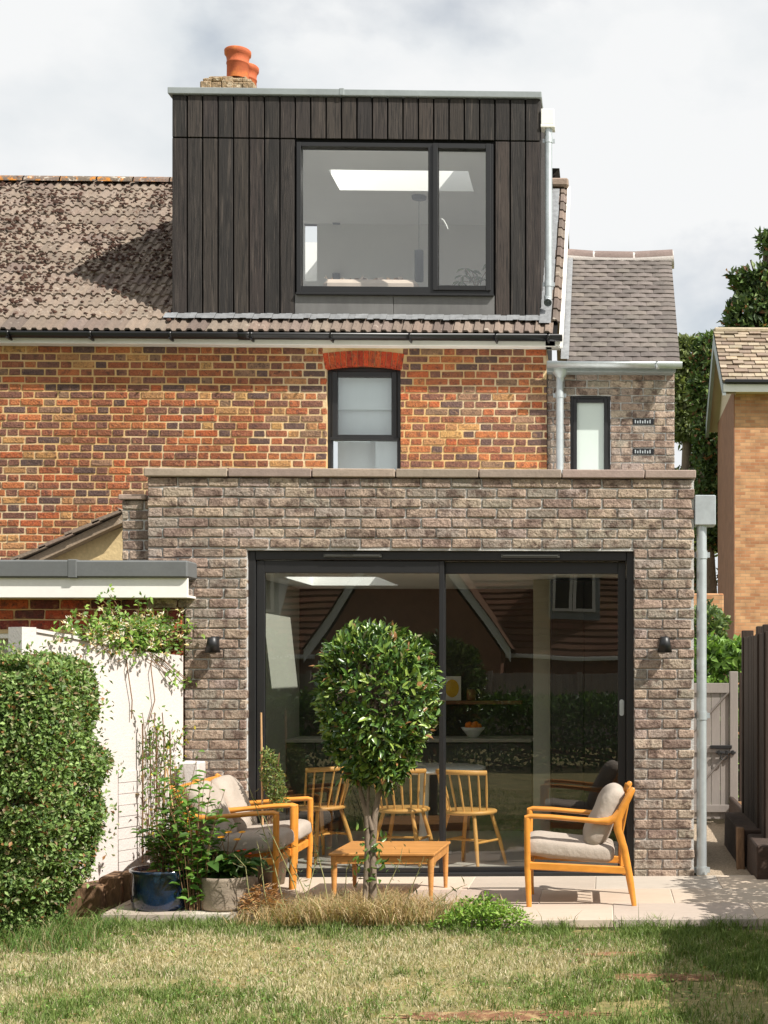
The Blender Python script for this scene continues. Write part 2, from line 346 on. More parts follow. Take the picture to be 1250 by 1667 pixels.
def pick(cols, wts, K, var=.25):
    a = np.array(cols)[NR.choice(len(cols), K, p=np.array(wts)/sum(wts))]; return np.clip(a*(1+NR.uniform(-var, var, (K, 1))), 0, 1)
def blades(name, m, parent, p, h, wd, lean, cols, **k):
    K = len(p); an = NR.uniform(0, 2*math.pi, K); dr = np.stack([np.cos(an), np.sin(an), 0*an], 1); sdv = np.stack([-np.sin(an), np.cos(an), 0*an], 1)
    an2 = NR.uniform(0, 2*math.pi, K); sdv = np.stack([np.cos(an2), np.sin(an2), 0*an], 1)
    h = h[:, None]; wd = wd[:, None]; lean = lean[:, None]; z = np.array([[0, 0, 1.]])
    v0 = p-sdv*wd; v1 = p+sdv*wd; mid = p+z*h*.55+dr*h*lean*.3; v2 = mid-sdv*wd*.75; v3 = mid+sdv*wd*.75; v4 = p+z*h*(1-.25*lean)+dr*h*lean
    V = np.stack([v0, v1, v2, v3, v4], 1).reshape(-1, 3); Fc = np.array([(0, 1, 3), (0, 3, 2), (2, 3, 4)])
    T = (Fc[None]+(np.arange(K)*5)[:, None, None]).reshape(-1, 3); c = (V.min(0)+V.max(0))/2
    o = link(name, tri_mesh(name, V-c, T, np.repeat(cols, 3, axis=0)), Vector(c.tolist()), parent, m); setp(o, **k); return o
def vnoise(x, y, s, seed=0):
    """cheap smooth value noise"""
    rg = np.random.default_rng(seed); G = rg.random((64, 64)); x = x*s; y = y*s; xi = np.floor(x).astype(int); yi = np.floor(y).astype(int)
    fx = x-xi; fy = y-yi; fx = fx*fx*(3-2*fx); fy = fy*fy*(3-2*fy); g = lambda a, b: G[a % 64, b % 64]
    return (g(xi, yi)*(1-fx)+g(xi+1, yi)*fx)*(1-fy)+(g(xi, yi+1)*(1-fx)+g(xi+1, yi+1)*fx)*fy

# ------------------------------------------------------------------ brickwork
def rows(x0, x1, z0, z1, ch, bond, ln, hd, jt, holes, joff=0):
    out = []; n = int(round((z1-z0)/ch))
    for r in range(n):
        zt = z1-r*ch; zb = zt-ch+jt
        if bond == 'stretcher':
            x = x0-(ln/2 if r % 2 else 0)-joff; seq = [ln]
        else:
            x = x0-(r % 2)*((ln+hd)/2)-joff-ln; seq = [ln, hd]
        k = 0; spans = []
        while x < x1:
            l = seq[k % len(seq)]*(1+R.uniform(-.03, .03) if bond != 'stretcher' else 1); spans.append((x, x+l-jt)); x += l; k += 1
        for (a, b) in spans:
            a = max(a, x0); b = min(b, x1); segs = [(a, b)]
            for (h0, h1, hz0, hz1) in holes:
                if zt > hz0+.02 and zb < hz1-.02:
                    ns = []
                    for (p, q) in segs:
                        if q <= h0 or p >= h1: ns.append((p, q))
                        else:
                            if p < h0: ns.append((p, h0))
                            if q > h1: ns.append((h1, q))
                    segs = ns
            for (p, q) in segs:
                if q-p > .025: out.append(((p+q)/2, (zb+zt)/2, q-p, zt-zb))
    return out
BC = {}
def brick_mesh(key, wd, ht, dp, b, jit, col, var):
    k = (key, round(wd, 2), round(ht, 3), var)
    if k not in BC:
        mb = MB(col); mb.cbox(-wd/2, wd/2, 0, dp, -ht/2, ht/2, b, jit); BC[k] = mb.mesh('brick', (0, 0, 0))[0]
    return BC[k]
def lay(parent, field_parent, items, yf, key, m, dp, b, jit, colfn, nvar, limit=300, prefer=None):
    items = list(items)
    if prefer: items.sort(key=prefer)
    vcols = [colfn() for _ in range(nvar)]
    for (x, z, wd, ht) in items[:limit]:
        v = R.randrange(nvar); me = brick_mesh(key, wd, ht, dp, b, jit, vcols[v], v)
        o = link('brick', me, (x, yf+R.uniform(-.003, .003), z), parent, m); o.rotation_euler = (R.uniform(-.008, .008), R.uniform(-.008, .008), R.uniform(-.008, .008))
    rest = items[limit:]
    if rest:
        mb = MB()
        for (x, z, wd, ht) in rest: mb.cbox(x-wd/2, x+wd/2, yf+R.uniform(-.003, .003), yf+dp, z-ht/2, z+ht/2, b, jit, col=vcols[R.randrange(nvar)])
        mb.build('brick_field', m, field_parent, kind='stuff')

# ================================================================== GROUND
def flat(name, m, x0, x1, y0, y1, z, **k):
    mb = MB(); mb.add([(x0, y0, z), (x1, y0, z), (x1, y1, z), (x0, y1, z)], [(0, 1, 2, 3)]); return mb.build(name, m, None, **k)
ZL = -.07
flat('ground', 'far_ground', -150, 150, -150, 250, ZL-.05, kind='structure')
def uneven(name, m, x0, x1, y0, y1, z, n, amp):
    xs = np.linspace(x0, x1, n); ys = np.linspace(y0, y1, n); mb = MB(); vs = []
    for b in ys:
        for a in xs: vs.append((a, b, z+amp*(math.sin(a*3.1+b)*math.sin(b*2.3-a)*.5+R.uniform(-.5, .5)*.6)))
    mb.add(vs, [(j*n+i, j*n+i+1, (j+1)*n+i+1, (j+1)*n+i) for j in range(n-1) for i in range(n-1)], True)
    return mb.build(name, m, None, kind='structure')
uneven('lawn', 'lawn_ground', -8, 3.2, -8, 9.25, ZL, 70, .012)
YF = 10.5
patio = simple('patio', 'paving_joint', None, lambda b: (b.box(-.45, 1.42, 8.70, 9.29, -.12, -.006), b.box(-3.15, 1.42, 9.29, YF+.055, -.12, -.0062), b.box(-3.15, -1.88, 8.97, 9.29, -.12, -.0061)), kind='structure')
slabcols = [lin(184, 168, 152), lin(176, 162, 149), lin(190, 173, 154), lin(170, 155, 141), lin(184, 172, 160)]
for r, (ya, yb) in enumerate(((8.68, 9.285), (9.285, 9.895), (9.895, 10.5))):
    x = 1.45
    x -= (0, .48, .22)[r]*.0
    edges = [1.45]; xx = (.95, .46, .83)[r]
    while xx > -3.2: edges.append(xx); xx -= .9
    edges.append(-3.2)
    for a, b in zip(edges[:-1], edges[1:]):
        if b >= a-.05: continue
        if r == 0 and -1.9 < a < -.45: continue
        if r == 0 and a < -1.9: ya, b, a = 8.95, max(b, -3.2), min(a, -1.87)
        mb = MB(jitcol(R.choice(slabcols), .06)); mb.cbox(b+.003, a-.003, ya+.003, yb-.003, -.05, R.uniform(-.001, .001), .003, .0008)
        mb.build('paving_slab', 'paving', patio)
# bed of soil in front of the patio where the bay tree grows
uneven('planting_bed', 'soil', -1.86, -.47, 8.72, 9.28, ZL+.012, 24, .02)
gr = uneven('gravel_path', 'gravel', .70, 1.6, 10.52, 16, -.02, 40, .012)

# ================================================================== REAR EXTENSION
EX0, EX1, ELX = PX(240, YF), PX(1130, YF), PX(193, YF); WX = PX(300, YF)
DX0, DX1 = PX(401, YF), PX(1032, YF); DZ1 = PZ(700, 896, YF); ETOP = PZ(700, 779, YF); ECOP = PZ(700, 764, YF)
ext = thing('rear_extension', 'single-storey grey-brown brick rear extension with wide black sliding door', 'building', ((EX0+EX1)/2, 12, 0))
XL, XR = EX0+.18, EX1-.12
wallp = simple('wall', 'ext_mortar', ext, lambda b: (b.box(WX, DX0, YF+.013, YF+.3, -.1, DZ1), b.box(DX1, EX1-.002, YF+.013, YF+.3, -.1, DZ1), b.box(EX0+.002, EX1-.002, YF+.0132, YF+.3, DZ1, ETOP),
    b.box(EX0+.002, WX, YF+.0134, YF+.28, PZ(240, 985, YF), DZ1), b.box(EX1-.12, EX1-.003, YF+.3, 14, -.1, ETOP), b.box(EX0+.003, XL, YF+.3, 14, -.1, ETOP)))
extpal = [lin(154, 135, 119), lin(160, 142, 126), lin(146, 129, 115), lin(168, 148, 130), lin(140, 122, 108), lin(150, 137, 125), lin(130, 112, 100), lin(172, 155, 138)]
it = rows(EX0, EX1, -.02, ETOP, .0752, 'stretcher', .2255, .11, .010, [(DX0, DX1, -1, DZ1), (-9, WX, -1, PZ(240, 985, YF))])
lay(wallp, ext, it, YF, 'ext', 'ext_brick', .06, .007, .0035, lambda: jitcol(R.choice(extpal), .13), 26, 330)
copcol = lambda: jitcol(lin(150, 134, 122), .12)
x = EX0-.02
while x < EX1:
    x2 = min(x+.62, EX1+.02)
    if EX1-x2 < .2: x2 = EX1+.02
    mb = MB(copcol()); mb.cbox(x, x2-.008, YF-.025, YF+.33, ETOP+.006, ECOP, .006, .001); mb.build('coping_stone', 'coping', ext); x = x2
# lower stub of wall at the left end
LT = PZ(193, 813, YF); sy = YF+.07
stub = simple('side_wall', 'ext_mortar', ext, lambda b: b.box(ELX+.002, EX0+.03, sy+.013, sy+.28, PZ(193, 990, YF), LT))
lay(stub, ext, rows(ELX, EX0-.004, PZ(193, 985, YF), LT, .0752, 'stretcher', .2255, .11, .010, [], .06), sy, 'ext', 'ext_brick', .06, .007, .0035, lambda: jitcol(R.choice(extpal), .13), 26, 60)
mb = MB(copcol()); mb.cbox(ELX-.02, EX0-.03, sy-.025, sy+.3, LT+.006, PZ(193, 803, YF), .006, .001); mb.build('coping_stone', 'coping', ext)
# shell of the room
CE = 2.36; RX0, RX1, RY0, RY1 = PX(455, 12.2), PX(612, 12.2), 12.3, 13.55
box('floor', 'floor_tile', ext, XL, XR, YF+.06, 14.1, -.1, -.004, 0)
simple('ceiling', 'white_room', ext, lambda b: (b.box(XL, XR, YF+.3, RY0, CE, CE+.36), b.box(XL, XR, RY1, 14.1, CE, CE+.36), b.box(XL, RX0, RY0, RY1, CE, CE+.36), b.box(RX1, XR, RY0, RY1, CE, CE+.36)))
simple('rooflight', 'window_glass', ext, lambda b: b.add([(RX0-.05, RY0-.05, CE+.4), (RX1+.05, RY0-.05, CE+.4), (RX1+.05, RY1+.05, CE+.4), (RX0-.05, RY1+.05, CE+.4)], [(0, 1, 2, 3)]))
box('back_wall', 'green_wall', ext, XL, XR, 14.1, 14.25, -.1, 3.0, 0)
simple('inner_wall', 'room_wall', ext, lambda b: (b.box(XL-.001, -3.06, YF+.31, 14.1, 0, CE), b.box(XR-.02, XR+.001, YF+.31, 14.1, 0, CE)))
box('lintel_lining', 'white_room', ext, XL, XR, YF+.301, YF+.33, DZ1-.06, CE, 0)
# sliding door
door = part_empty('sliding_door', ext, ((DX0+DX1)/2, YF+.1, 0))
fy0, fy1 = YF+.05, YF+.17
gz1 = PZ(700, 932, YF); gz0 = .055; xL, xM, xR = PX(427, YF), PX(717, YF), PX(1006, YF)
simple('frame', 'black_metal', door, lambda b: (b.cbox(DX0+.002, PX(413, YF), fy0, fy1, 0, DZ1, .004), b.cbox(PX(1020, YF), DX1-.002, fy0, fy1, 0, DZ1, .004),
    b.cbox(PX(413, YF), PX(1020, YF), fy0-.002, fy1, PZ(700, 911, YF), DZ1-.002, .004), b.cbox(PX(413, YF), PX(1020, YF), fy0-.002, fy1, -.004, .022, .004)))
def sash(nm, a, b_, y, gl, gr_):
    s = simple(nm, 'black_metal', door, lambda b: (b.cbox(a, gl, y, y+.045, .022, PZ(700, 912, YF), .003), b.cbox(gr_, b_, y, y+.045, .022, PZ(700, 912, YF), .003),
        b.cbox(gl, gr_, y+.001, y+.044, gz1, PZ(700, 912, YF)-.002, .003), b.cbox(gl, gr_, y+.001, y+.044, .022, gz0, .003)))
    return s
sash('fixed_sash', PX(414, YF), PX(721, YF), YF+.065, xL, PX(713, YF))
simple('pane', 'door_glass', door, lambda b: b.pane(xL-.003, PX(713, YF)+.003, YF+.085, YF+.0855, gz0-.003, gz1+.003))
sash('sliding_sash', PX(716, YF), PX(1019, YF), YF+.115, PX(722, YF), xR)
simple('pane', 'door_glass', door, lambda b: b.pane(PX(722, YF)-.003, xR+.003, YF+.135, YF+.1355, gz0-.003, gz1+.003))
def pull(b):
    c = P(1012, 1152, YF+.115)
    pts = []
    for k in range(24):
        a = 2*math.pi*k/24; pts.append((c.x+.017*math.cos(a), c.z+.017*math.sin(a)+(.045 if math.sin(a) >= 0 else -.045)))
    b.prism(pts, YF+.108, YF+.118); q = [(c.x+(x_-c.x)*.5, c.z+(z_-c.z)*.75) for x_, z_ in pts]; b.prism(q, YF+.105, YF+.109)
simple('handle', 'galv', door, pull)
for a, b_ in ((525, 620), (815, 911)):
    simple('trickle_vent', 'cabinet', door, lambda b: (b.cbox(PX(a, YF), PX(b_, YF), fy0-.018, fy0, PZ(700, 907, YF), PZ(700, 901, YF), .003), b.cbox(PX(a+3, YF), PX(b_-3, YF), fy0-.022, fy0-.018, PZ(700, 904.5, YF), PZ(700, 902.5, YF), .001)))
# hopper and downpipe at the right corner
hx = PX(1148, YF)
simple('rainwater_hopper', 'galv', ext, lambda b: b.cbox(EX1+.004, PX(1165, YF), YF-.01, YF+.16, PZ(1148, 855, YF), PZ(1148, 806, YF), .006))
def pipe(px, py0, py1, Y, r, nm, par, m='galv', lips=(), slump=None):
    a = P(px, py0, Y); b_ = P(px, py1, Y); mb = MB(); mb.tube([b_, a], [r, r], 16)
    o = mb.build(nm, m, par)
    for q in lips:
        c = P(px, q, Y); mb = MB(); mb.tube([c+Vector((0, 0, .03)), c-Vector((0, 0, .03))], [r*1.14]*2, 16); mb.box(c.x-r*1.7, c.x+r*1.7, c.y+.02, c.y+.035, c.z-.02, c.z+.02)
        mb.box(c.x-.012, c.x+.012, c.y+r*.8, c.y+.13, c.z-.01, c.z+.01); mb.build('pipe_bracket', m, o)
    return o
pipe(1142, 850, 1424, YF+.05, .038, 'downpipe', ext, lips=(903, 1165, 1417))

# ================================================================== MAIN HOUSE
YM = 14.0; RE = 13.84; TP = .82; PIT = math.atan(TP)
ZE = PZ(600, 542, RE)
def roofY(py, px=400):        # where the sight line through py meets the roof plane
    lo, hi = RE, 22
    for _ in range(50):
        m_ = (lo+hi)/2
        if PZ(px, py, m_) > ZE+(m_-RE)*TP: lo = m_
        else: hi = m_
    return lo
RYD = roofY(297, 100); RZ = ZE+(RYD-RE)*TP
HX0, HX1 = -8.5, PX(890, YM); VX = PX(911, RE)
house = thing('terraced_house', 'orange and brown brick terraced house with mossy tiled roof and dark timber dormer', 'house', (-3, 15.5, 0))
WT = PZ(500, 566, YM)
W0, W1, WZ1 = PX(531, YM), PX(652, YM), PZ(590, 598, YM); WZ0 = PZ(590, 790, YM)
ymo = YM+.0052
zlow = PZ(0, 925, YM); zmid = PZ(400, 800, YM); xmid = PX(250, YM)
wl = simple('wall', 'old_mortar', house, lambda b: (b.box(HX0, XL-.02, ymo, YM+.25, -.1, zmid), b.box(HX0, W0, ymo, YM+.25, zmid, WT), b.box(W1, HX1-.002, ymo, YM+.25, zmid, WT),
    b.box(W0, W1, ymo, YM+.25, WZ1+.02, WT), b.box(XL-.02, HX1-.002, ymo+.25, YM+.5, 2.8, zmid), b.box(HX1-.25, HX1-.003, YM+.25, 20, -.1, WT)))
oldpal = ([lin(174, 106, 64)]*6+[lin(162, 95, 61)]*6+[lin(148, 90, 64)]*5+[lin(124, 84, 69)]*4+[lin(98, 76, 70)]*2+[lin(184, 138, 86)]*2+[lin(166, 122, 80)]*2+[lin(176, 94, 55)]*2+[lin(138, 106, 84)]*2)
AX0, AX1, AZ = PX(525, YM), PX(656, YM), PZ(590, 571, YM)
it = rows(HX0+.01, HX1, zlow, WT-.004, .0747, 'flemish', .2275, .1185, .0150, [(W0, W1, 0, WZ1), (AX0, AX1, WZ1-.03, AZ), (xmid, 9, 0, zmid), (PX(150, YM), 9, 0, PZ(0, 880, YM))])
lay(wl, house, it, YM-.002, 'old', 'old_brick', .05, .005, .0018, lambda: jitcol(R.choice(oldpal), .12), 60, 300, prefer=lambda t: (-round(t[2], 1), abs(t[0]+2.2)))
# segmental arch of red rubbed bricks
acx = (W0+W1)/2; hw = (AX1-AX0)/2; nA = 14
for i in range(nA):
    t0, t1 = -1+2*i/nA+.008, -1+2*(i+1)/nA-.008; q = []
    for t in (t0, t1): q.append((acx+t*hw*.955, WZ1-.02+.035*(1-t*t)))
    for t in (t1, t0): q.append((acx+t*hw*1.02, AZ-.03+.03*(1-t*t)))
    mb = MB(jitcol(R.choice([lin(184, 70, 36), lin(168, 60, 36), lin(190, 84, 44)]), .12)); mb.prism(q, YM-.004+R.uniform(-.002, .002), YM+.06); mb.build('arch_brick', 'old_brick', wl)
# sash window
win = part_empty('window', house, (acx, YM+.1, WZ0))
zc = PZ(590, 711, YM)
def fr(b, x0, x1, z0, z1, y0, y1, t, tb=None):
    tb = tb or t
    b.cbox(x0, x0+t, y0, y1, z0, z1, .004); b.cbox(x1-t, x1, y0, y1, z0, z1, .004); b.cbox(x0+t, x1-t, y0+.001, y1, z1-t, z1-.001, .004); b.cbox(x0+t, x1-t, y0+.001, y1, z0+.001, z0+tb, .004)
simple('frame', 'black_metal', win, lambda b: (fr(b, W0, W1, WZ0, WZ1+.015, YM+.07, YM+.14, .045), fr(b, W0+.045, W1-.045, zc, WZ1-.03, YM+.055, YM+.11, .055, .03), b.cbox(W0+.02, W1-.02, YM+.052, YM+.13, zc-.025, zc+.005, .004)))
simple('upper_pane', 'window_glass', win, lambda b: b.pane(W0+.09, W1-.09, YM+.08, YM+.0805, zc+.02, WZ1-.08))
simple('lower_pane', 'window_glass', win, lambda b: b.pane(W0+.04, W1-.04, YM+.1, YM+.1005, WZ0+.04, zc-.02))
simple('blind', 'curtain', win, lambda b: (b.box(W0+.05, W1-.05, YM+.16, YM+.17, zc+.3, WZ1-.02), b.box(W0+.05, W1-.05, YM+.2, YM+.21, zc-.02, zc+.4)))
simple('net_curtain', 'curtain', win, lambda b: (b.box(W1-.28, W1-.03, YM+.19, YM+.2, WZ0, zc), b.box(W0+.05, W1-.3, YM+.34, YM+.35, WZ0, zc)))
simple('dark_backing', 'void', win, lambda b: (b.box(W0, W1, YM+.6, YM+.62, WZ0, WZ1), ))  # black sheet behind the panes, stands in for the darkness of the room
# fascia, gutter
box('fascia', 'white_paint', house, HX0, HX1+.09, YM-.13, YM-.10, WT-.002, PZ(500, 548, YM-.13), .004)
box('soffit', 'white_paint', house, HX0, HX1+.05, YM-.10, YM+.012, WT, WT+.015, 0)
gz = PZ(500, 551, YM-.185)
def halfround(b, x0, x1, y, z, r, n=10):
    vs = []; fs = []
    for x in (x0, x1):
        for rr in (r, r-.006):
            for k in range(n+1):
                a = math.pi+math.pi*k/n; vs.append((x, y+rr*math.cos(a), z+rr*math.sin(a)))
    m_ = n+1
    for k in range(n): fs += [(k, k+1, 2*m_+k+1, 2*m_+k), (m_+k, 3*m_+k, 3*m_+k+1, m_+k+1), (k, m_+k, m_+k+1, k+1), (2*m_+k, 2*m_+k+1, 3*m_+k+1, 3*m_+k)]
    fs += [(0, 2*m_, 3*m_, m_), (n, m_+n, 3*m_+n, 2*m_+n)]
    b.add(vs, fs, True); b.add([(x1, y+r*math.cos(math.pi+math.pi*k/n), z+r*math.sin(math.pi+math.pi*k/n)) for k in range(n+1)], [tuple(range(n+1))])
gut = simple('gutter', 'black_plastic', house, lambda b: halfround(b, HX0, HX1+.16, YM-.185, gz+.045, .058))
for q in (14, 148, 278, 410, 540, 668, 808, 893):
    x = PX(q, YM-.2); simple('gutter_bracket', 'black_plastic', gut, lambda b: (halfround(b, x-.014, x+.014, YM-.185, gz+.043, .066), b.box(x-.008, x+.008, YM-.25, YM-.13, gz-.028, gz-.012)))
simple('gutter_joint', 'black_plastic', gut, lambda b: halfround(b, PX(388, YM-.2), PX(412, YM-.2), YM-.185, gz+.044, .064))
# roof slab and tiles
YD = roofY(521, 600)           # dormer front
def slope(u0, u1, ya, yb, off=0):
    nz = Vector((0, -math.sin(PIT), math.cos(PIT)))*off; z = lambda y: ZE+(y-RE)*TP
    return [Vector((u0, ya, z(ya)))+nz, Vector((u1, ya, z(ya)))+nz, Vector((u1, yb, z(yb)))+nz, Vector((u0, yb, z(yb)))+nz]
DMX0, DMX1 = PX(279, YD), PX(880, YD)
def slab(b, q, t):
    nz = Vector((0, -math.sin(PIT), math.cos(PIT)))*t; v = q+[p-nz for p in q]
    b.add(v, [(0, 1, 2, 3), (7, 6, 5, 4), (0, 4, 5, 1), (1, 5, 6, 2), (2, 6, 7, 3), (3, 7, 4, 0)])
roof = simple('roof', 'void', house, lambda b: (slab(b, slope(HX0, DMX0+.02, RE+.06, RYD-.03, -.03), .06), slab(b, slope(DMX1-.02, VX-.03, RE+.06, RYD-.03, -.03), .06), slab(b, slope(DMX0+.02, DMX1-.02, RE+.06, YD+.05, -.03), .06)))
# rear slope of the roof
for x0_, x1_ in ((HX0, DMX0), (DMX1, VX)):
    simple('rear_slope', 'roof_tile_clean', house, lambda b: b.add([(x0_, RYD, RZ), (x1_, RYD, RZ), (x1_, RYD+3.6, RZ-3), (x0_, RYD+3.6, RZ-3)], [(0, 1, 2, 3)], col=lin(120, 104, 90)))
TW, TG = .2, (RYD-RE)/math.cos(PIT)/15.0
def tile_mesh(col):
    prof = [(0, 0), (.010, 0), (.026, .022), (.062, .022), (.078, 0), (.108, 0), (.124, .022), (.160, .022), (.176, 0), (.198, 0)]
    mb = MB(col); n = len(prof); Lg = TG+.06; vs = []
    for v in (0, Lg):
        for (u, w_) in prof: vs.append((u, v, w_+R.uniform(-.001, .001)))
        for (u, w_) in prof: vs.append((u, v, w_-.018))
    fs = []
    for i in range(n-1):
        fs += [(i, i+1, 2*n+i+1, 2*n+i), (i, n+i, n+i+1, i+1)]
    fs += [(0, 2*n, 3*n, n), (n-1, 2*n-1, 4*n-1, 3*n-1)]
    mb.add(vs, fs); return mb.mesh('tile', (0, 0, 0))[0]
mossy = [tile_mesh(jitcol(R.choice([lin(124, 110, 98), lin(116, 103, 92), lin(130, 116, 103), lin(112, 98, 89)]), .06)) for _ in range(12)]
clean = [tile_mesh(jitcol(R.choice([lin(118, 104, 94), lin(106, 93, 85), lin(126, 112, 100)]), .1)) for _ in range(10)]
nz = Vector((0, -math.sin(PIT), math.cos(PIT))); us = Vector((0, math.cos(PIT), math.sin(PIT)))
base = Vector((0, RE, ZE))
tf = MB()
def far_tile(u, r):
    me = R.choice(mossy); rt = Euler((PIT-.06+R.uniform(-.006, .006), 0, R.uniform(-.01, .01))).to_matrix(); p = base+us*(r*TG)+Vector((u, 0, 0))+nz*.014
    tf.add([p+rt @ v.co for v in me.vertices], [tuple(q.vertices) for q in me.polygons], col=jitcol(lin(120, 106, 95), .08))
def put_tile(u, r, ms, m):
    p = base+us*(r*TG)+Vector((u, 0, 0))+nz*(.012+R.uniform(0, .004))
    o = link('tile', R.choice(ms), p, roof, m); o.rotation_euler = (PIT-.06+R.uniform(-.006, .006), R.uniform(-.006, .006), R.uniform(-.012, .012))
for r in range(15):
    yy = RE+r*TG*math.cos(PIT); xa = PX(-30, yy); off = 0
    u = DMX0-TW*.0; k = 0
    while u > xa-.1:
        u -= TW; put_tile(u, r, clean if (r == 0 and R.random() < .6) else mossy, 'roof_tile' if r > 0 else 'roof_tile_clean')
    u = DMX1
    if r > 1: u = VX-2*TW
    else:
        u = DMX0 if r == 0 else VX-2*TW
    if r == 0:
        while u < VX-.12: put_tile(min(u, VX-TW), r, clean, 'roof_tile_clean'); u += TW
    else:
        for q in (VX-TW, VX-2*TW): put_tile(q, r, clean, 'roof_tile_clean')
for r in range(15):
    n_ = math.ceil((DMX0-(PX(-30, RE+r*TG*math.cos(PIT))-.1))/TW); u = DMX0-n_*TW
    while u > HX0+TW: u -= TW; far_tile(u, r)
tf.build('tile_field', 'roof_tile', house, kind='stuff')
# ridge tiles
x = DMX0
while x > HX0+.4:
    mb = MB(jitcol(lin(112, 98, 86), .12)); vs = []; n = 8
    for a_ in (x-.42, x-.006):
        for k in range(n+1):
            an = math.pi*k/n; vs.append((a_, RYD-.11*math.cos(an)*1.1, RZ-.02+.09*math.sin(an)))
    mb.add(vs, [(k, n+1+k, n+2+k, k+1) for k in range(n)], True); mb.build('ridge_tile', 'ridge_tile', roof); x -= .43
mb = MB(lin(142, 124, 110)); mb.cbox(VX-.3, VX+.01, RYD-.14, RYD+.14, RZ-.03, RZ+.07, .02); mb.build('ridge_tile', 'roof_tile_clean', roof)
# verge board on the gable
simple('verge_board', 'white_paint', house, lambda b: b.add([(VX-.005, RE+.05, ZE-.12), (VX+.03, RE+.05, ZE-.12), (VX+.03, RYD, RZ-.12), (VX-.005, RYD, RZ-.12), (VX-.005, RE+.05, ZE+.01), (VX+.03, RE+.05, ZE+.01), (VX+.03, RYD, RZ+.01), (VX-.005, RYD, RZ+.01)],
    [(0, 1, 5, 4), (1, 2, 6, 5), (4, 5, 6, 7), (0, 4, 7, 3), (0, 3, 2, 1)]))
box('eaves_box_end', 'white_paint', house, HX1-.01, HX1+.14, YM-.13, YM+.05, WT+.0, WT+.11, .004)
# moss clumps
mv = []; mf = []; ic = np.array([(1, 0, 0), (-1, 0, 0), (0, 1, 0), (0, -1, 0), (0, 0, 1), (.6, .6, .5), (-.6, .6, .5), (.6, -.6, .5), (-.6, -.6, .5)], float)
icf = [(0, 5, 7), (0, 2, 5), (2, 6, 5), (2, 1, 6), (1, 8, 6), (1, 3, 8), (3, 7, 8), (3, 0, 7), (4, 5, 6), (4, 6, 8), (4, 8, 7), (4, 7, 5)]
xa, xb = PX(-280, RYD), DMX0
cnt = 0
while cnt < 2800:
    u = R.uniform(xa, xb); r = R.uniform(.7, 14.9); fr_ = r-int(r)
    cl = vnoise(np.array([u+20.]), np.array([r*.29]), 2.2, 5)[0]
    if R.random() > (1.25-fr_*1.0)*(.15+1.3*max(0, cl-.3)): continue
    if r < 2.2 and R.random() < .7: continue
    p = base+us*(r*TG)+Vector((u, 0, 0))+nz*(.022+.022*(1-fr_)); s = R.uniform(.008, .026); n0 = len(mv)
    for q in ic:
        l = Vector((q[0]*s*R.uniform(.7, 1.5), q[1]*s*R.uniform(.7, 1.3), q[2]*s*R.uniform(.5, 1.1)))
        mv.append(p+Vector((l.x, 0, 0))+us*l.y+nz*l.z)
    mf += [tuple(i+n0 for i in t) for t in icf]; cnt += 1
mb = MB(); mb.add(mv, mf, True); mb.build('moss', 'moss', house, kind='stuff')

# ---- chimney
CHY = RYD+.25
ch = part_empty('chimney', house, (PX(373, CHY), CHY, 6.5))
c0, c1 = PX(325, CHY-.3), PX(412, CHY-.3); cz = PZ(373, 119, CHY-.3)
def rough_stack(b):
    for (a0, a1, y0, y1, z0, z1) in ((c0, c1, CHY-.3, CHY+.5, cz-.6, cz-.09), (c0+.03, c1-.03, CHY-.27, CHY+.47, cz-.092, cz-.03)):
        nx = 5
        for i in range(nx):
            xa_ = a0+(a1-a0)*i/nx; xb_ = a0+(a1-a0)*(i+1)/nx+R.uniform(-.01, .01)
            zz = z1
            b.cbox(xa_, xb_+.004, y0+R.uniform(-.012, .012), y1, z0, zz+R.uniform(-.014, .01), .012, .006)
    b.cbox(c0+.08, c1-.1, CHY-.2, CHY+.4, cz-.04, cz+.012, .02, .006)
simple('stack', 'chimney_brick', ch, rough_stack)
for (q, dy, dz) in ((387, -.1, 0), (400, .24, -.05)):
    cx_ = PX(q, CHY+dy); r0 = .128
    simple('chimney_pot', 'terracotta', ch, lambda b: b.lathe([(r0*1.02, 0), (r0*1.0, .18), (r0*1.05, .185), (r0*1.05, .2), (r0*1.0, .205), (r0*1.03, .25), (r0*1.1, .285), (r0*1.22, .3), (r0*1.24, .345), (r0*1.17, .355), (r0*.95, .35), (r0*.9, .1)], (cx_, CHY+dy, cz+dz), 32))

# ---- dormer
dm = part_empty('dormer', house, ((DMX0+DMX1)/2, YD+1.2, ZE))
DT = PZ(600, 157, YD); DB = PZ(600, 518, YD); DMID = PZ(600, 227, YD)
bw = (DMX1-DMX0)/24
WDX0, WDX1, WDZ0, WDZ1 = PX(483, YD), PX(803, YD), PZ(640, 478, YD), PZ(640, 233, YD)
YB = YD+3.05        # back of the room
DC = PZ(600, 365, YB)      # ceiling of the loft room
def dwall(b):
    b.box(DMX0+.02, WDX0, YD+.03, YD+.15, DB-.1, DT); b.box(WDX1, DMX1-.02, YD+.03, YD+.15, DB-.1, DT); b.box(WDX0, WDX1, YD+.03, YD+.15, WDZ1, DT); b.box(WDX0, WDX1, YD+.03, YD+.15, DB-.1, WDZ0-.02)
    b.box(DMX0+.021, DMX0+.14, YD+.15, YB+.5, DB-.1, DT); b.box(DMX1-.14, DMX1-.021, YD+.15, YB+.5, DB-.1, DT)
simple('dormer_wall', 'void', dm, dwall)
SK0, SK1, SKA, SKB = PX(553, 15.9), PX(771, 15.9), 0, 0
lo = lambda py: (DC-H)*F/(CY-py)
SKA, SKB = lo(281), lo(314)
LX0, LX1 = PX(494, YB), PX(516, YB)
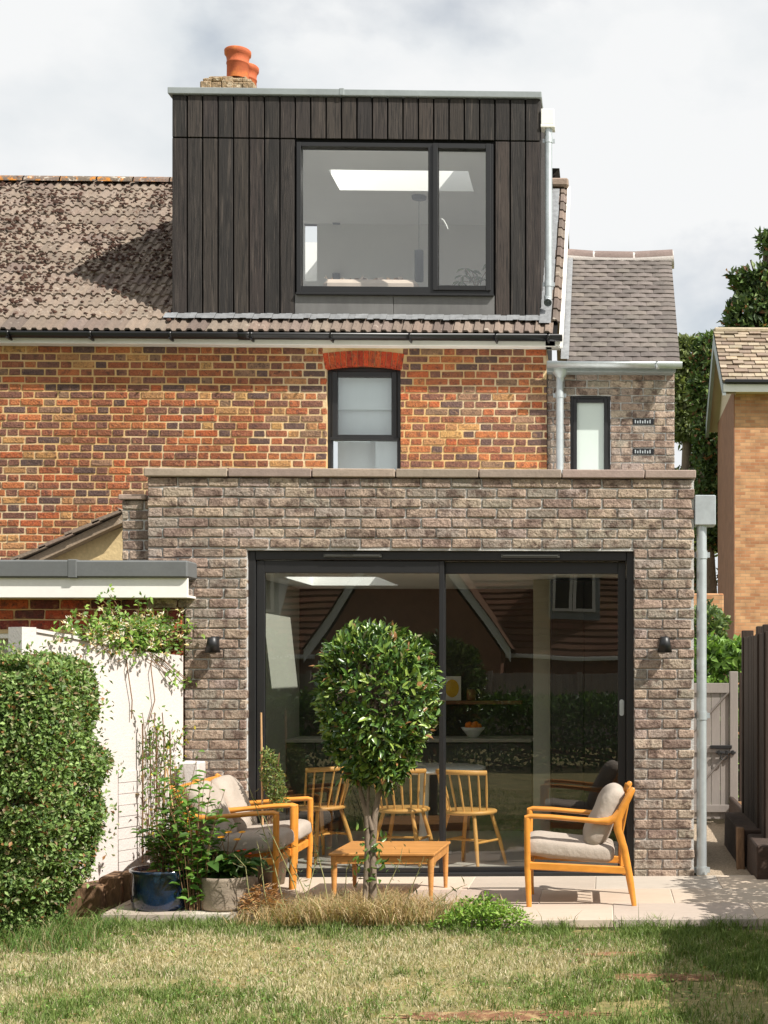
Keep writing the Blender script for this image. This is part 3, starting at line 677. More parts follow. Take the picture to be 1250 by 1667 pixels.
simple('dormer_roof', 'grey_metal', dm, lambda b: (b.box(DMX0+.02, DMX1-.02, YD+.02, SKA-.02, DT-.002, DT+.03), b.box(DMX0+.02, DMX1-.02, SKB+.02, YB+.1, DT-.002, DT+.03), b.box(LX1+.3, DMX1-.02, YB+.1, YB+.8, DT-.002, DT+.03), b.box(DMX0+.02, SK0, SKA-.02, SKB+.02, DT-.002, DT+.03), b.box(SK1, DMX1-.02, SKA-.02, SKB+.02, DT-.002, DT+.03)))
simple('cap_flashing', 'grey_metal', dm, lambda b: (b.cbox(PX(274, YD), PX(557, YD), YD-.03, YD+.1, DT-.004, DT+.062, .006), b.cbox(PX(557, YD)+.002, DMX1+.01, YD-.029, YD+.1, DT-.004, DT+.060, .006), b.cbox(PX(553, YD), PX(561, YD), YD-.034, YD+.1, DT-.002, DT+.068, .004),
    b.cbox(DMX0-.03, DMX0+.05, YD+.1, YB+.8, DT-.004, DT+.06, .006), b.cbox(DMX1-.05, DMX1+.01, YD+.1, YB+.8, DT-.004, DT+.058, .006)))
bpal = [lin(46, 41, 38), lin(54, 47, 43), lin(41, 37, 35), lin(50, 43, 40), lin(60, 53, 48)]
for i in range(24):
    a, b_ = DMX0+i*bw+.008, DMX0+(i+1)*bw-.008
    mb = MB(jitcol(R.choice(bpal), .12)); mb.cbox(a, b_, YD, YD+.022, DMID+.007, DT-.006, .003, .0008); mb.build('cladding_board', 'board', dm)
    if (a+b_)/2 < WDX0 or (a+b_)/2 > WDX1:
        aa = max(a, WDX1+.002) if a > -1.6 and (a+b_)/2 > WDX1 else a; bb = min(b_, WDX0-.002) if (a+b_)/2 < WDX0 else b_
        mb = MB(jitcol(R.choice(bpal), .12)); mb.cbox(aa, bb, YD, YD+.022, DB+R.uniform(-.002, .002), DMID-.007, .003, .0008); mb.build('cladding_board', 'board', dm)
for i in range(20):       # right cheek
    ya = YD+.03+i*bw
    if ya < YB+.6: mb = MB(jitcol(R.choice(bpal), .1)); mb.cbox(DMX1-.02, DMX1-.001, ya, ya+bw-.007, max(DB, ZE+(ya+bw-RE)*TP+.02), DT-.006, .003); mb.build('cladding_board', 'board', dm)
    if ya < YB+.6: mb = MB(jitcol(R.choice(bpal), .1)); mb.cbox(DMX0+.001, DMX0+.02, ya, ya+bw-.007, max(DB, ZE+(ya+bw-RE)*TP+.02), DT-.006, .003); mb.build('cladding_board', 'board', dm)
simple('lead_apron', 'lead', dm, lambda b: (b.cbox(WDX0-.02, PX(640, YD)-.002, YD+.005, YD+.03, DB-.03, WDZ0-.01, .003), b.cbox(PX(640, YD)+.002, WDX1+.01, YD+.006, YD+.03, DB-.03, WDZ0-.01, .003)))
def flash(b):
    n = 60
    for k in range(n):
        xa_ = DMX0-.06+(DMX1-DMX0+.1)*k/n; xb_ = DMX0-.06+(DMX1-DMX0+.1)*(k+1)/n
        q = slope(xa_, xb_+.001, YD-.055+R.uniform(-.008, .008), YD+.03, .046+.004*math.sin(k*2.1)); b.add(q, [(0, 1, 2, 3)], True)
    b.cbox(DMX0-.01, WDX0-.03, YD+.024, YD+.03, DB-.06, DB+.03, .002)
    b.cbox(WDX1+.02, DMX1, YD+.024, YD+.03, DB-.06, DB+.03, .002)
simple('flashing', 'lead_bright', dm, flash)
def cheekflash(b):
    for k in range(14):
        ya = YD-.1+k*.2; q = slope(DMX1-.01, DMX1+.1+R.uniform(0, .012), ya, ya+.2, .045); b.add(q, [(0, 1, 2, 3)]); 
simple('cheek_flashing', 'lead_bright', dm, cheekflash)
# dormer window
xm0, xm1 = PX(697, YD), PX(713, YD)
simple('window_frame', 'black_metal', dm, lambda b: (b.cbox(WDX0, PX(490, YD), YD-.012, YD+.1, WDZ0, WDZ1, .003), b.cbox(PX(796, YD), WDX1, YD-.012, YD+.1, WDZ0, WDZ1, .003), b.cbox(xm0, xm1, YD-.011, YD+.1, WDZ0+.001, WDZ1-.001, .003),
    b.cbox(PX(490, YD), PX(796, YD), YD-.0105, YD+.1, PZ(640, 240, YD), WDZ1-.001, .003), b.cbox(PX(490, YD), PX(796, YD), YD-.0105, YD+.1, WDZ0+.001, PZ(640, 467, YD), .003), b.cbox(WDX0-.005, WDX1+.005, YD-.035, YD+.02, WDZ0-.022, WDZ0-.001, .003)))
simple('casement_frame', 'black_metal', dm, lambda b: fr(b, PX(705, YD), PX(799, YD), PZ(640, 473, YD), PZ(640, 233, YD)-.004, YD-.03, YD-.0125, .05))
simple('pane', 'window_glass', dm, lambda b: b.pane(PX(489, YD), xm0+.003, YD+.04, YD+.0405, PZ(640, 468, YD), PZ(640, 239, YD)))
simple('pane', 'window_glass', dm, lambda b: b.pane(xm1-.003, PX(797, YD), YD+.03, YD+.0305, PZ(640, 468, YD), PZ(640, 239, YD)))
simple('casement_handle', 'white_gloss', dm, lambda b: b.tube([P(718, 356, YD+.06), P(722, 359, YD+.08), P(726, 366, YD+.085), P(729, 373, YD+.08)], [.008, .01, .009, .006], 8))
# loft room, with a doorway to the landing
LX0, LX1, LZ0, LZ1 = PX(494, YB), PX(516, YB), PZ(505, 458, YB), PZ(505, 364, YB)
RMX0, RMX1 = DMX0+.145, DMX1-.145
simple('loft_room', 'white_room', dm, lambda b: (b.box(LX1, RMX1, YB, YB+.1, DB-.2, DC), b.box(RMX0, LX0, YB, YB+.1, DB-.2, DC), b.box(LX0, LX1, YB, YB+.1, DB-.2, LZ0), b.box(LX0, LX1, YB, YB+.1, LZ1, DC), b.box(LX0-.5, LX1+.3, YB+.75, YB+.8, DB-.2, DC), b.box(LX0-.55, LX0-.5, YB+.1, YB+.75, DB-.2, DC), b.box(LX1+.3, LX1+.35, YB+.1, YB+.75, DB-.2, DC), b.box(RMX0-.002, RMX0+.03, YD+.155, YB, DB-.2, DC), b.box(RMX1-.03, RMX1+.002, YD+.155, YB, DB-.2, DC), b.box(RMX0, RMX1, YD+.155, YB, DB-.25, DB-.2),
    b.box(RMX0, RMX1, YD+.152, SKA, DC, DT-.004), b.box(RMX0, RMX1, SKB, YB+.099, DC, DT-.004), b.box(RMX0, SK0, SKA, SKB, DC, DT-.004), b.box(SK1, RMX1, SKA, SKB, DC, DT-.004),
    b.box(WDX0, WDX1, YD+.1, YD+.153, WDZ1+.002, DC)))
simple('rooflight_kerb', 'white_room', dm, lambda b: (b.box(SK0-.06, SK0, SKA-.06, SKB+.06, DT+.031, DT+.2), b.box(SK1, SK1+.06, SKA-.06, SKB+.06, DT+.031, DT+.2), b.box(SK0, SK1, SKB, SKB+.06, DT+.031, DT+.2)))
# hopper and pipe on the dormer
simple('rainwater_hopper', 'white_paint', dm, lambda b: (b.cbox(DMX1+.004, PX(902, YD), YD-.02, YD+.12, PZ(890, 203, YD), PZ(890, 178, YD), .005), b.cbox(DMX1+.002, PX(903, YD), YD-.024, YD+.124, PZ(890, 208, YD), PZ(890, 203, YD)-.001, .003)))
pp = P(892, 490, YD+.03); 
dp = pipe(893, 206, 488, YD+.03, .036, 'downpipe', dm, lips=(228, 462))
simple('pipe_shoe', 'galv', dm, lambda b: (b.tube([pp+Vector((0, 0, .05)), pp, pp+Vector((0, -.05, -.03))], [.04, .04, .04], 16, cap=False)))
# loft contents
pdt = thing('pendant_lamp', 'slim grey cylinder pendant lamp hanging inside the dormer window', 'lamp', P(682, 430, 16.4))
ply = (DC-H)*F/(CY-323)
simple('ceiling_rose', 'pendant', pdt, lambda b: b.lathe([(0, -.03), (.08, -.03), (.085, 0)], (PX(682, ply), ply, DC), 20))
simple('cord', 'pendant', pdt, lambda b: b.tube([(PX(682, ply), ply, DC-.02), (PX(682, ply), ply, PZ(682, 408, ply))], [.004, .004], 6))
simple('shade', 'pendant', pdt, lambda b: (b.lathe([(0, 0), (.052, 0), (.052, -.01), (.052, -.35), (.046, -.35), (.046, -.05)], (PX(682, ply), ply, PZ(682, 408, ply)), 20)))
for py, wd_ in ((360, 'upper'), (452, 'lower')):
    q = P(548, py, YB); wl_ = thing('wall_light', f'small grey square wall light, {wd_} of two seen through dormer window', 'lamp', q, group='square lights in the loft room')
    simple('housing', 'pendant', wl_, lambda b: (b.cbox(q.x-.045, q.x+.045, YB-.05, YB-.001, q.z-.045, q.z+.045, .006), b.box(q.x-.03, q.x+.03, YB-.056, YB-.05, q.z-.03, q.z+.03)))
bd = thing('bed', 'bed with rumpled pale duvet just above the dormer window sill', 'bed', (PX(600, 15), 15, DB-.2))
simple('mattress', 'bed', bd, lambda b: b.cbox(PX(540, 15), PX(690, 15), 14.5, 16, DB-.2, PZ(600, 474, 15), .05))
def duv(b):
    n = 16; vs = []
    zt = PZ(600, 470, 14.9)
    for j in range(n):
        for i in range(n*2): vs.append((PX(540, 15)+(PX(668, 15)-PX(540, 15))*i/(2*n-1), 14.6+1.2*j/(n-1), zt+.05*math.sin(i*.9+j)*math.sin(j*1.3)+R.uniform(-.02, .04)))
    b.add(vs, [(j*2*n+i, j*2*n+i+1, (j+1)*2*n+i+1, (j+1)*2*n+i) for j in range(n-1) for i in range(2*n-1)], True)
simple('duvet', 'bed', bd, duv)
hp = thing('house_plant', 'thin drooping green house plant in the right pane of the dormer', 'plant', P(775, 480, YD+.5))
c = P(775, 478, YD+.5); pts = []; drs = []
mb = MB()
for a in range(9):
    an = a*.7+.3; t = c+Vector((.16*math.cos(an), .1*math.sin(an), R.uniform(.12, .32))); mb.tube([c, c+Vector((.03*math.cos(an), 0, .12)), t], [.005, .004, .003], 5)
    for k in range(5): aa = R.uniform(0, 6.3); pts.append(t); drs.append((math.cos(aa), math.sin(aa)*.5, -.3))
mb.tube([c-Vector((0, 0, .3)), c+Vector((0, 0, .05))], [.008, .006], 6); mb.build('stem', 'twig', hp)
leaves('foliage', 'leaf', hp, pts, drs, np.tile((0, -.5, 1.), (len(pts), 1)), .11, .03, pick([(.1, .16, .07)], [1], len(pts)))

# ================================================================== SIDE EXTENSION (right, two storeys)
YS = YM+.03
sx0, sx1 = HX1+.004, PX(1098, YS); st = PZ(1000, 597, YS); sb = PZ(1000, 790, YS)
side = thing('side_extension', 'narrow two-storey grey-brown brick side extension with plain tiled roof', 'building', ((sx0+sx1)/2, 15.5, 0))
q0, q1, qz1, qz0 = PX(928, YS), PX(994, YS), PZ(960, 650, YS), PZ(960, 800, YS)
qz1 = st+.01-.0752*round((st+.01-qz1)/.0752)
swl = simple('wall', 'ext_mortar', side, lambda b: (b.box(sx0, q0, YS+.013, YS+.25, -.1, st+.05), b.box(q1, sx1-.002, YS+.013, YS+.25, -.1, st+.05), b.box(q0, q1, YS+.013, YS+.25, qz1, st+.05), b.box(q0, q1, YS+.013, YS+.25, -.1, qz0), b.box(sx1-.2, sx1-.002, YS+.25, 18, -.1, st+.05)))
vents = [(P(1047, 689, YS)), (P(1047, 741, YS))]
for v in vents: v.z = st+.01-.0752*(round((st+.01-v.z)/.0752-.5)+.5)+.005
vh = [(v.x-.108, v.x+.108, v.z-.033, v.z+.033) for v in vents]
lay(swl, side, rows(sx0, sx1, sb, st+.01, .0752, 'stretcher', .2255, .11, .010, [(q0, q1, 0, qz1)]+vh, .05), YS, 'ext', 'ext_brick', .06, .007, .0035, lambda: jitcol(R.choice(extpal), .13), 26, 120)
for v in vents:
    vo = simple('air_brick', 'black_plastic', side, lambda b: (b.cbox(v.x-.105, v.x+.105, YS-.002, YS+.05, v.z-.03, v.z+.03, .004)))
    simple('vent_slots', 'galv', vo, lambda b: [b.cbox(v.x-.085+k*.0245, v.x-.085+k*.0245+.012, YS-.006, YS-.002, v.z-.018, v.z+.018+(-.01 if k % 2 else 0), .001) for k in range(7)])
sw = part_empty('window', side, ((q0+q1)/2, YS+.05, qz0))
simple('frame', 'black_metal', sw, lambda b: (fr(b, q0+.003, q1-.003, qz0, qz1-.003, YS+.02, YS+.1, .035), fr(b, q0+.03, q1-.03, qz0+.03, qz1-.03, YS+.005, YS+.06, .038), b.cbox(q0+.1, q1-.1, YS-.004, YS+.02, qz1-.028, qz1-.015, .002)))
simple('pane', 'frosted', sw, lambda b: b.box(q0+.06, q1-.06, YS+.04, YS+.05, qz0+.06, qz1-.06))
# roof of plain tiles
SRE = YS-.17; SZE = PZ(1000, 589, SRE); SP = math.radians(40.5)
def sry(py):
    a, b_ = SRE, 20
    for _ in range(50):
        m_ = (a+b_)/2
        if PZ(1000, py, m_) > SZE+(m_-SRE)*math.tan(SP): a = m_
        else: b_ = m_
    return a
SRY = sry(416); SRZ = SZE+(SRY-SRE)*math.tan(SP)
sl, sr = PX(921, SRE), PX(1107, SRE)
nS = Vector((0, -math.sin(SP), math.cos(SP))); uS = Vector((0, math.cos(SP), math.sin(SP))); b0 = Vector((0, SRE, SZE))
SL = (SRY-SRE)/math.cos(SP)
def sslab(b):
    q = [b0+Vector((sl, 0, 0))+uS*.02, b0+Vector((sr-.02, 0, 0))+uS*.02, b0+Vector((sr-.02, 0, 0))+uS*SL, b0+Vector((sl, 0, 0))+uS*SL]
    q = [p-nS*.012 for p in q]; v = q+[p-nS*.05 for p in q]; b.add(v, [(0, 1, 2, 3), (7, 6, 5, 4), (0, 4, 5, 1), (1, 5, 6, 2), (2, 6, 7, 3), (3, 7, 4, 0)])
srf = simple('roof', 'void', side, sslab)
ptm = []
for k in range(14):
    mb = MB(jitcol(R.choice([lin(104, 97, 92), lin(96, 89, 85), lin(112, 104, 98), lin(90, 84, 80)]), .08)); wv = .163; n = 4; vs = []
    for v_ in (0, .17):
        for t in (.0, -.013):
            for i in range(n+1): u = i/n; vs.append((u*wv+.001, v_, t+.006*(1-(2*u-1)**2)+R.uniform(-.0008, .0008)))
    m_ = n+1; fs = []
    for i in range(n): fs += [(i, i+1, 2*m_+i+1, 2*m_+i), (i, m_+i, m_+i+1, i+1)]
    fs += [(0, 2*m_, 3*m_, m_), (n, m_+n, 3*m_+n, 2*m_+n)]
    mb.add(vs, fs); ptm.append(mb.mesh('tile', (0, 0, 0))[0])
ptm_half = []
nrow = int(SL/.1)
for r in range(nrow+1):
    u = sl-(.0825 if r % 2 else 0)
    while u < sr-.02:
        if u+.165 > sl:
            uu = max(u, sl-.06); uu = min(uu, sr-.165)
            o = link('tile', R.choice(ptm), b0+Vector((uu, 0, 0))+uS*(r*.1*SL/(nrow*.1+.05))+nS*(.006+R.uniform(0, .003)), srf, 'plain_tile')
            o.rotation_euler = (SP-.09+R.uniform(-.012, .012), R.uniform(-.01, .01), R.uniform(-.012, .012))
        u += .165
ed = [PX(916, SRY), PX(967, SRY), PX(1032, SRY), PX(1096, SRY)]
for a, b_ in zip(ed[:-1], ed[1:]):
    mb = MB(lin(126, 110, 104)); vs = []
    for xx in (a+.012, b_-.012):
        for k in range(9): an = math.pi*k/8; vs.append((xx, SRY-.12*math.cos(an), SRZ-.03+.1*math.sin(an)-.03*math.sin(math.pi*(xx-ed[0])/(ed[-1]-ed[0]))))
    mb.add(vs, [(k, 9+k, 10+k, k+1) for k in range(8)], True); mb.build('ridge_tile', 'plain_tile', srf)
simple('ridge_mortar', 'white_wall', side, lambda b: b.tube([(ed[0]+(ed[-1]-ed[0])*t, SRY-.02, SRZ-.045-.03*math.sin(math.pi*t)) for t in [i/8 for i in range(9)]], (.105, .105), 8))
simple('abutment_flashing', 'lead_bright', side, lambda b: b.add([b0+Vector((sl-.05, 0, 0))+nS*.03, b0+Vector((sl+.03, 0, 0))+nS*.03, b0+Vector((sl+.03, 0, 0))+uS*SL+nS*.03, b0+Vector((sl-.05, 0, 0))+uS*SL+nS*.03], [(0, 1, 2, 3)]))
sgz = PZ(1000, 590, SRE-.04)
sg = simple('gutter', 'galv', side, lambda b: halfround(b, PX(891, SRE), PX(1110, SRE), SRE-.03, sgz, .055))
gx = PX(1070, SRE); simple('gutter_joint', 'galv', sg, lambda b: halfround(b, gx-.02, gx+.02, SRE-.03, sgz, .062))
box('fascia', 'grey_metal', side, sx0, sr-.04, SRE+.03, SRE+.05, sgz-.08, sgz+.03, .003)
box('soffit', 'grey_metal', side, sx0, sr-.06, SRE+.05, YS+.012, sgz-.08, sgz-.06, 0)
pc = P(912, 604, YS-.1)
sdp = pipe(911, 612, 800, YS-.1, .038, 'downpipe', side, lips=(643,))
simple('pipe_outlet', 'galv', side, lambda b: b.lathe([(.036, -.09), (.04, -.05), (.078, .0), (.078, .05)], (pc.x, pc.y, PZ(911, 607, YS-.1)), 18))

# ================================================================== NEIGHBOUR'S FLAT-ROOFED EXTENSION (left)
nb = thing('flat_roof_extension', "neighbour's red brick extension with white fascia and grey flat-roof edge", 'building', (-5, 11, 0))
fz0, fz1, fz2 = PZ(150, 973, YF), PZ(150, 941, YF-.2), PZ(150, 912, YF-.2)
nx0, nx1 = -8, WX-.012
nwl = simple('wall', 'old_mortar', nb, lambda b: (b.box(nx0, nx1, YF+.02, YF+.25, 1.82, fz0+.2), b.box(nx0, PX(-62, YF), YF+.02, YF+.25, -.1, 1.82), b.box(PX(140, YF), nx1, YF+.021, YF+.25, -.1, 1.82)))
wz = PZ(60, 1024, YF)
redpal = [lin(166, 74, 46), lin(150, 62, 44), lin(122, 54, 46), lin(184, 90, 54), lin(110, 56, 50)]
lay(nwl, nb, rows(nx0+.01, nx1, wz-1.9, fz0+.06, .076, 'stretcher', .2255, .11, .011, [(PX(-62, YF), PX(128, YF), 0, wz)]), YF+.01, 'old', 'old_brick', .05, .006, .003, lambda: jitcol(R.choice(redpal), .16), 20, 120, prefer=lambda t: -t[0])
nw = part_empty('window', nb, (PX(60, YF), YF+.05, 1.2))
simple('frame', 'white_paint', nw, lambda b: (b.cbox(PX(-60, YF), PX(128, YF), YF+.03, YF+.1, wz-.07, wz-.002, .004), b.cbox(PX(35, YF), PX(52, YF), YF+.031, YF+.1, 1.0, wz-.07, .004), b.cbox(PX(120, YF), PX(128, YF), YF+.031, YF+.1, 1.0, wz-.07, .004)))
simple('pane', 'window_glass', nw, lambda b: b.pane(PX(-60, YF), PX(122, YF), YF+.06, YF+.061, 1.0, wz-.07))
simple('blind', 'curtain', nw, lambda b: b.box(PX(-60, YF), PX(122, YF), YF+.2, YF+.21, 1.0, wz-.05))
fx1 = PX(306, YF-.22)
box('fascia', 'white_paint', nb, nx0, fx1-.01, YF-.2, YF-.17, PZ(150, 973, YF-.2), fz1+.01, .003)
box('soffit', 'white_paint', nb, nx0, fx1-.01, YF-.17, YF+.02, PZ(150, 973, YF-.2)+.004, PZ(150, 973, YF-.2)+.02, 0)
simple('roof_edge', 'grey_membrane', nb, lambda b: (b.cbox(nx0, PX(115, YF-.22), YF-.235, YF+.012, fz1, fz2, .012), b.cbox(PX(115, YF-.22)+.001, fx1, YF-.234, YF+.012, fz1+.001, fz2-.002, .012), b.cbox(PX(111, YF-.22), PX(126, YF-.22), YF-.2385, YF+.01, fz1-.002, fz2+.004, .006)))
box('roof', 'grey_membrane', nb, nx0, ELX-.01, YF+.012, 13.9, fz2-.16, fz2-.02, 0)
# lean-to with a sloping verge behind it
lt = thing('lean_to', "neighbour's small lean-to with sloping tiled verge and buff rendered end", 'building', (PX(110, 12), 12, 0))
a = P(-20, 936, 11.6); b_ = P(200, 832, 11.6)
simple('end_wall', 'render_buff', lt, lambda b: b.prism([(a.x+.1, 1.9), (b_.x+.1, 1.9), (b_.x+.1, b_.z-.06), (a.x+.1, a.z+.02)], 11.72, 13.6))
d_ = (b_-a).normalized(); nn = Vector((-d_.z, 0, d_.x))
lroof = simple('roof', 'roof_tile_clean', lt, lambda b: b.prism([(a.x, a.z-.09), (b_.x, b_.z-.09), (b_.x, b_.z-.02), (a.x, a.z-.02)], 11.6, 13.95), col=lin(150, 132, 112))
Lv = (b_-a).length; k = 0; s_ = 0
while s_ < Lv:
    p = a+d_*s_+nn*.004*(k % 2); q_ = a+d_*min(s_+.3, Lv)-nn*.012
    mb = MB(jitcol(lin(128, 112, 98), .14)); mb.prism([(p.x, p.z), (q_.x, q_.z), (q_.x+nn.x*.022, q_.z+nn.z*.022), (p.x+nn.x*.03, p.z+nn.z*.03)], 11.55, 13.9); mb.build('verge_tile', 'roof_tile_clean', lroof); s_ += .24; k += 1

# ================================================================== NEIGHBOUR HOUSE (right, far)
YN = 32.0
fh = thing('brick_house', 'yellow brick house with weathered stone-tiled roof beyond the side gate', 'house', (6, 35, 0))
hx0 = PX(1196, YN); hz1 = PZ(1220, 632, YN)
simple('wall', 'yellow_house', fh, lambda b: (b.box(hx0, 14, YN, YN+4.6, -.1, hz1)))
simple('flank_wall', 'far_brick', fh, lambda b: b.box(hx0-.02, hx0, YN-.002, YN+4.6, -.1, hz1))
vx = PX(1176, YN-.35); ez = PZ(1200, 622, YN-.35)
AY = YN+2.3; AZ_ = PZ(1160, 541, AY)
tn = (AZ_-ez)/(AY-(YN-.35)); pn = math.atan(tn)
simple('gable_soffit', 'soffit', fh, lambda b: b.add([(vx+.06, YN-.3, ez-.25), (vx+.06, AY, AZ_-.2), (vx+.06, YN+4.9, ez-.25), (hx0, YN-.3, ez-.25), (hx0, AY, AZ_-.2), (hx0, YN+4.9, ez-.25)], [(0, 1, 4, 3), (1, 2, 5, 4), (3, 4, 5)]))
simple('bargeboard', 'grey_metal', fh, lambda b: (b.add([(vx, AY, AZ_-.02), (vx, AY+2.6, AZ_-.02-2.6*tn), (vx, AY+2.6, AZ_-.42-2.6*tn), (vx, AY, AZ_-.4), (vx+.08, AY, AZ_-.02), (vx+.08, AY+2.6, AZ_-.02-2.6*tn), (vx+.08, AY+2.6, AZ_-.42-2.6*tn), (vx+.08, AY, AZ_-.4)], [(0, 1, 2, 3), (7, 6, 5, 4), (0, 4, 5, 1), (3, 2, 6, 7), (1, 5, 6, 2)]),
    b.add([(vx, YN-.35, ez-.02), (vx, AY, AZ_-.02), (vx, AY, AZ_-.4), (vx, YN-.35, ez-.3), (vx+.08, YN-.35, ez-.02), (vx+.08, AY, AZ_-.02), (vx+.08, AY, AZ_-.4), (vx+.08, YN-.35, ez-.3)], [(0, 3, 2, 1), (4, 5, 6, 7), (0, 4, 7, 3), (3, 7, 6, 2)])))
box('fascia', 'white_paint', fh, vx+.02, 14, YN-.36, YN-.32, ez-.22, ez-.05, 0)
box('gutter', 'black_plastic', fh, vx+.05, 14, YN-.46, YN-.36, ez-.04, ez+.05, .02)
box('soffit', 'soffit', fh, vx+.05, 14, YN-.32, YN, ez-.2, ez-.18, 0)
def ftiles(b):
    nr = 13; Ls = (AY-YN+.35)/math.cos(pn); g = Ls/nr; uN = Vector((0, math.cos(pn), math.sin(pn))); nN = Vector((0, -math.sin(pn), math.cos(pn)))
    for r in range(nr):
        x_ = vx-(.15 if r % 2 else 0)
        while x_ < 8.5:
            wv = .3*R.uniform(.85, 1.15); x0_ = max(x_, vx); p = Vector((x0_, YN-.42, ez))+uN*(r*g)+nN*R.uniform(.03, .06); e = Vector((max(.05, x_+wv-x0_-.012), 0, 0)); t = uN*(g*1.05)-nN*.03; dn = nN*-.035
            b.add([p, p+e, p+e+t, p+t, p+dn, p+e+dn], [(0, 1, 2, 3), (4, 5, 1, 0)], col=jitcol(R.choice([lin(150, 135, 116), lin(134, 119, 103), lin(162, 147, 126), lin(120, 104, 90)]), .12)); x_ += wv
simple('roof_tiles', 'stone_tile_far', fh, ftiles, kind='stuff')
simple('roof', 'stone_tile_far', fh, lambda b: (b.add([(vx+.02, YN-.36, ez-.02), (14, YN-.36, ez-.02), (14, AY, AZ_-.01), (vx+.02, AY, AZ_-.01)], [(0, 1, 2, 3)]), b.add([(vx, AY, AZ_), (14, AY, AZ_), (14, AY+2.6, AZ_-2.6*tn), (vx, AY+2.6, AZ_-2.6*tn)], [(0, 1, 2, 3)])), col=lin(130, 112, 94))
box('ridge', 'stone_tile_far', fh, vx, 14, AY-.15, AY+.15, AZ_-.04, AZ_+.1, .05, col=lin(170, 156, 132))
gw = simple('garden_wall', 'yellow_house', None, lambda b: b.cbox(PX(1100, 26), PX(1178, 26), 26, 26.25, -.1, PZ(1150, 966, 26), .02), label='low stretch of yellow brick wall behind the downpipe, left of the yellow house', category='wall')

# ================================================================== SIDE PASSAGE
YG = 14.2
gate = thing('garden_gate', 'grey painted ledged wooden gate with black latch at passage end', 'gate', (PX(1165, YG), YG, 0))
g0, g1 = PX(1128, YG), PX(1187, YG); gt = PZ(1165, 1112, YG)
nbd = 4; bwid = (g1-g0)/nbd
for k in range(nbd):
    mb = MB(); mb.cbox(g0+k*bwid+.002, g0+(k+1)*bwid-.002, YG, YG+.022, .03, gt, .003, .0006); mb.build('board', 'gate_paint', gate)
for za, zb in ((gt-.1, gt), (PZ(1165, 1225, YG), PZ(1165, 1213, YG)), (PZ(1165, 1322, YG), PZ(1165, 1310, YG))):
    mb = MB(); mb.cbox(g0, g1-.002, YG-.024, YG-.001, za, zb, .003); mb.build('ledge', 'gate_paint', gate)
for (pa, pb) in (((1186, 1127), (1130, 1190)), ((1186, 1225), (1130, 1290))):
    A = P(*pa, YG-.012); B = P(*pb, YG-.012); mb = MB(); mb.tube([A, B], [(.012, .045), (.012, .045)], 4, smooth=False, up=(0, 1, 0)); mb.build('brace', 'gate_paint', gate)
mb = MB(); mb.cbox(PX(1187, YG)+.003, PX(1201, YG), YG-.03, YG+.06, -.05, PZ(1190, 1093, YG), .006); mb.build('gate_post', 'gate_paint', gate)
def latch(b):
    c = P(1172, 1216, YG-.03); b.cbox(c.x-.1, c.x+.12, YG-.045, YG-.025, c.z-.018, c.z+.018, .004)
    c = P(1175, 1225, YG-.04); b.tube([(c.x-.06, YG-.045, c.z), (c.x+.14, YG-.045, c.z)], [.011, .011], 8)
    for dx in (-.03, .05, .11): b.cbox(c.x+dx-.012, c.x+dx+.012, YG-.06, YG-.025, c.z-.022, c.z+.022, .003)
    b.tube([(c.x+.02+.035*math.cos(t), YG-.05, c.z-.04+.035*math.sin(t)) for t in [i*.52 for i in range(13)]], .006, 6, cap=False)
simple('latch', 'black_metal', gate, latch)
# dark close-boarded fence on the right of the passage
FXX = 1.235
fence = thing('boarded_fence', 'dark brown close-boarded fence along the right of the passage', 'fence', (FXX, 11.6, 0))
y = 10.75; k = 0
while y < 12.5:
    mb = MB(); mb.cbox(FXX+R.uniform(-.004, .004), FXX+.02, y, y+.135, .2, 1.84+R.uniform(-.008, .008), .003, .001); mb.build('board', 'fence_dark', fence); y += .128
for yy in (10.78, 11.25, 12.45):
    mb = MB(); mb.cbox(FXX-.012, FXX+.09, yy, yy+.09, -.05, 1.9, .005); mb.build('post', 'fence_dark', fence)
for zz in (.5, 1.1, 1.68):
    mb = MB(); mb.cbox(FXX+.021, FXX+.07, 10.8, 12.5, zz, zz+.07, .004); mb.build('rail', 'fence_dark', fence)
for i, (x0_, x1_, ya, yb, zt, lab) in enumerate(((PX(1188, 14), 1.30, 12.55, 14.1, .27, 'dark timber sleeper edging the gravel next to the gate'), (1.07, 1.30, 11.12, 12.52, .27, 'long dark timber sleeper edging the gravel path mid-passage'), (1.12, 1.36, 10.3, 11.06, .25, 'dark timber sleeper at the near end of the passage'))):
    simple('timber_sleeper', 'dark_sleeper', None, lambda b: b.cbox(x0_, x1_, ya, yb, -.06, zt, .012, .004), label=lab, category='sleeper', group='sleepers along the passage')
simple('timber_post', 'sleeper', None, lambda b: b.cbox(1.04, 1.10, 11.0, 11.1, -.05, .30, .006, .003), label='short pale timber stake holding the passage sleepers', category='post')
box('raised_bed_soil', 'soil', None, 1.30, 3.0, 10.6, 14.6, -.1, .2, 0, kind='structure')
simple('passage_end_fence', 'fence_dark', None, lambda b: [b.cbox(PX(1203, 14.3)+.12*k+.002, PX(1203, 14.3)+.12*(k+1)-.002, 14.3, 14.32, 0, 1.52, .003) for k in range(5)], label='dark timber fence infill right of the gate post', category='fence')

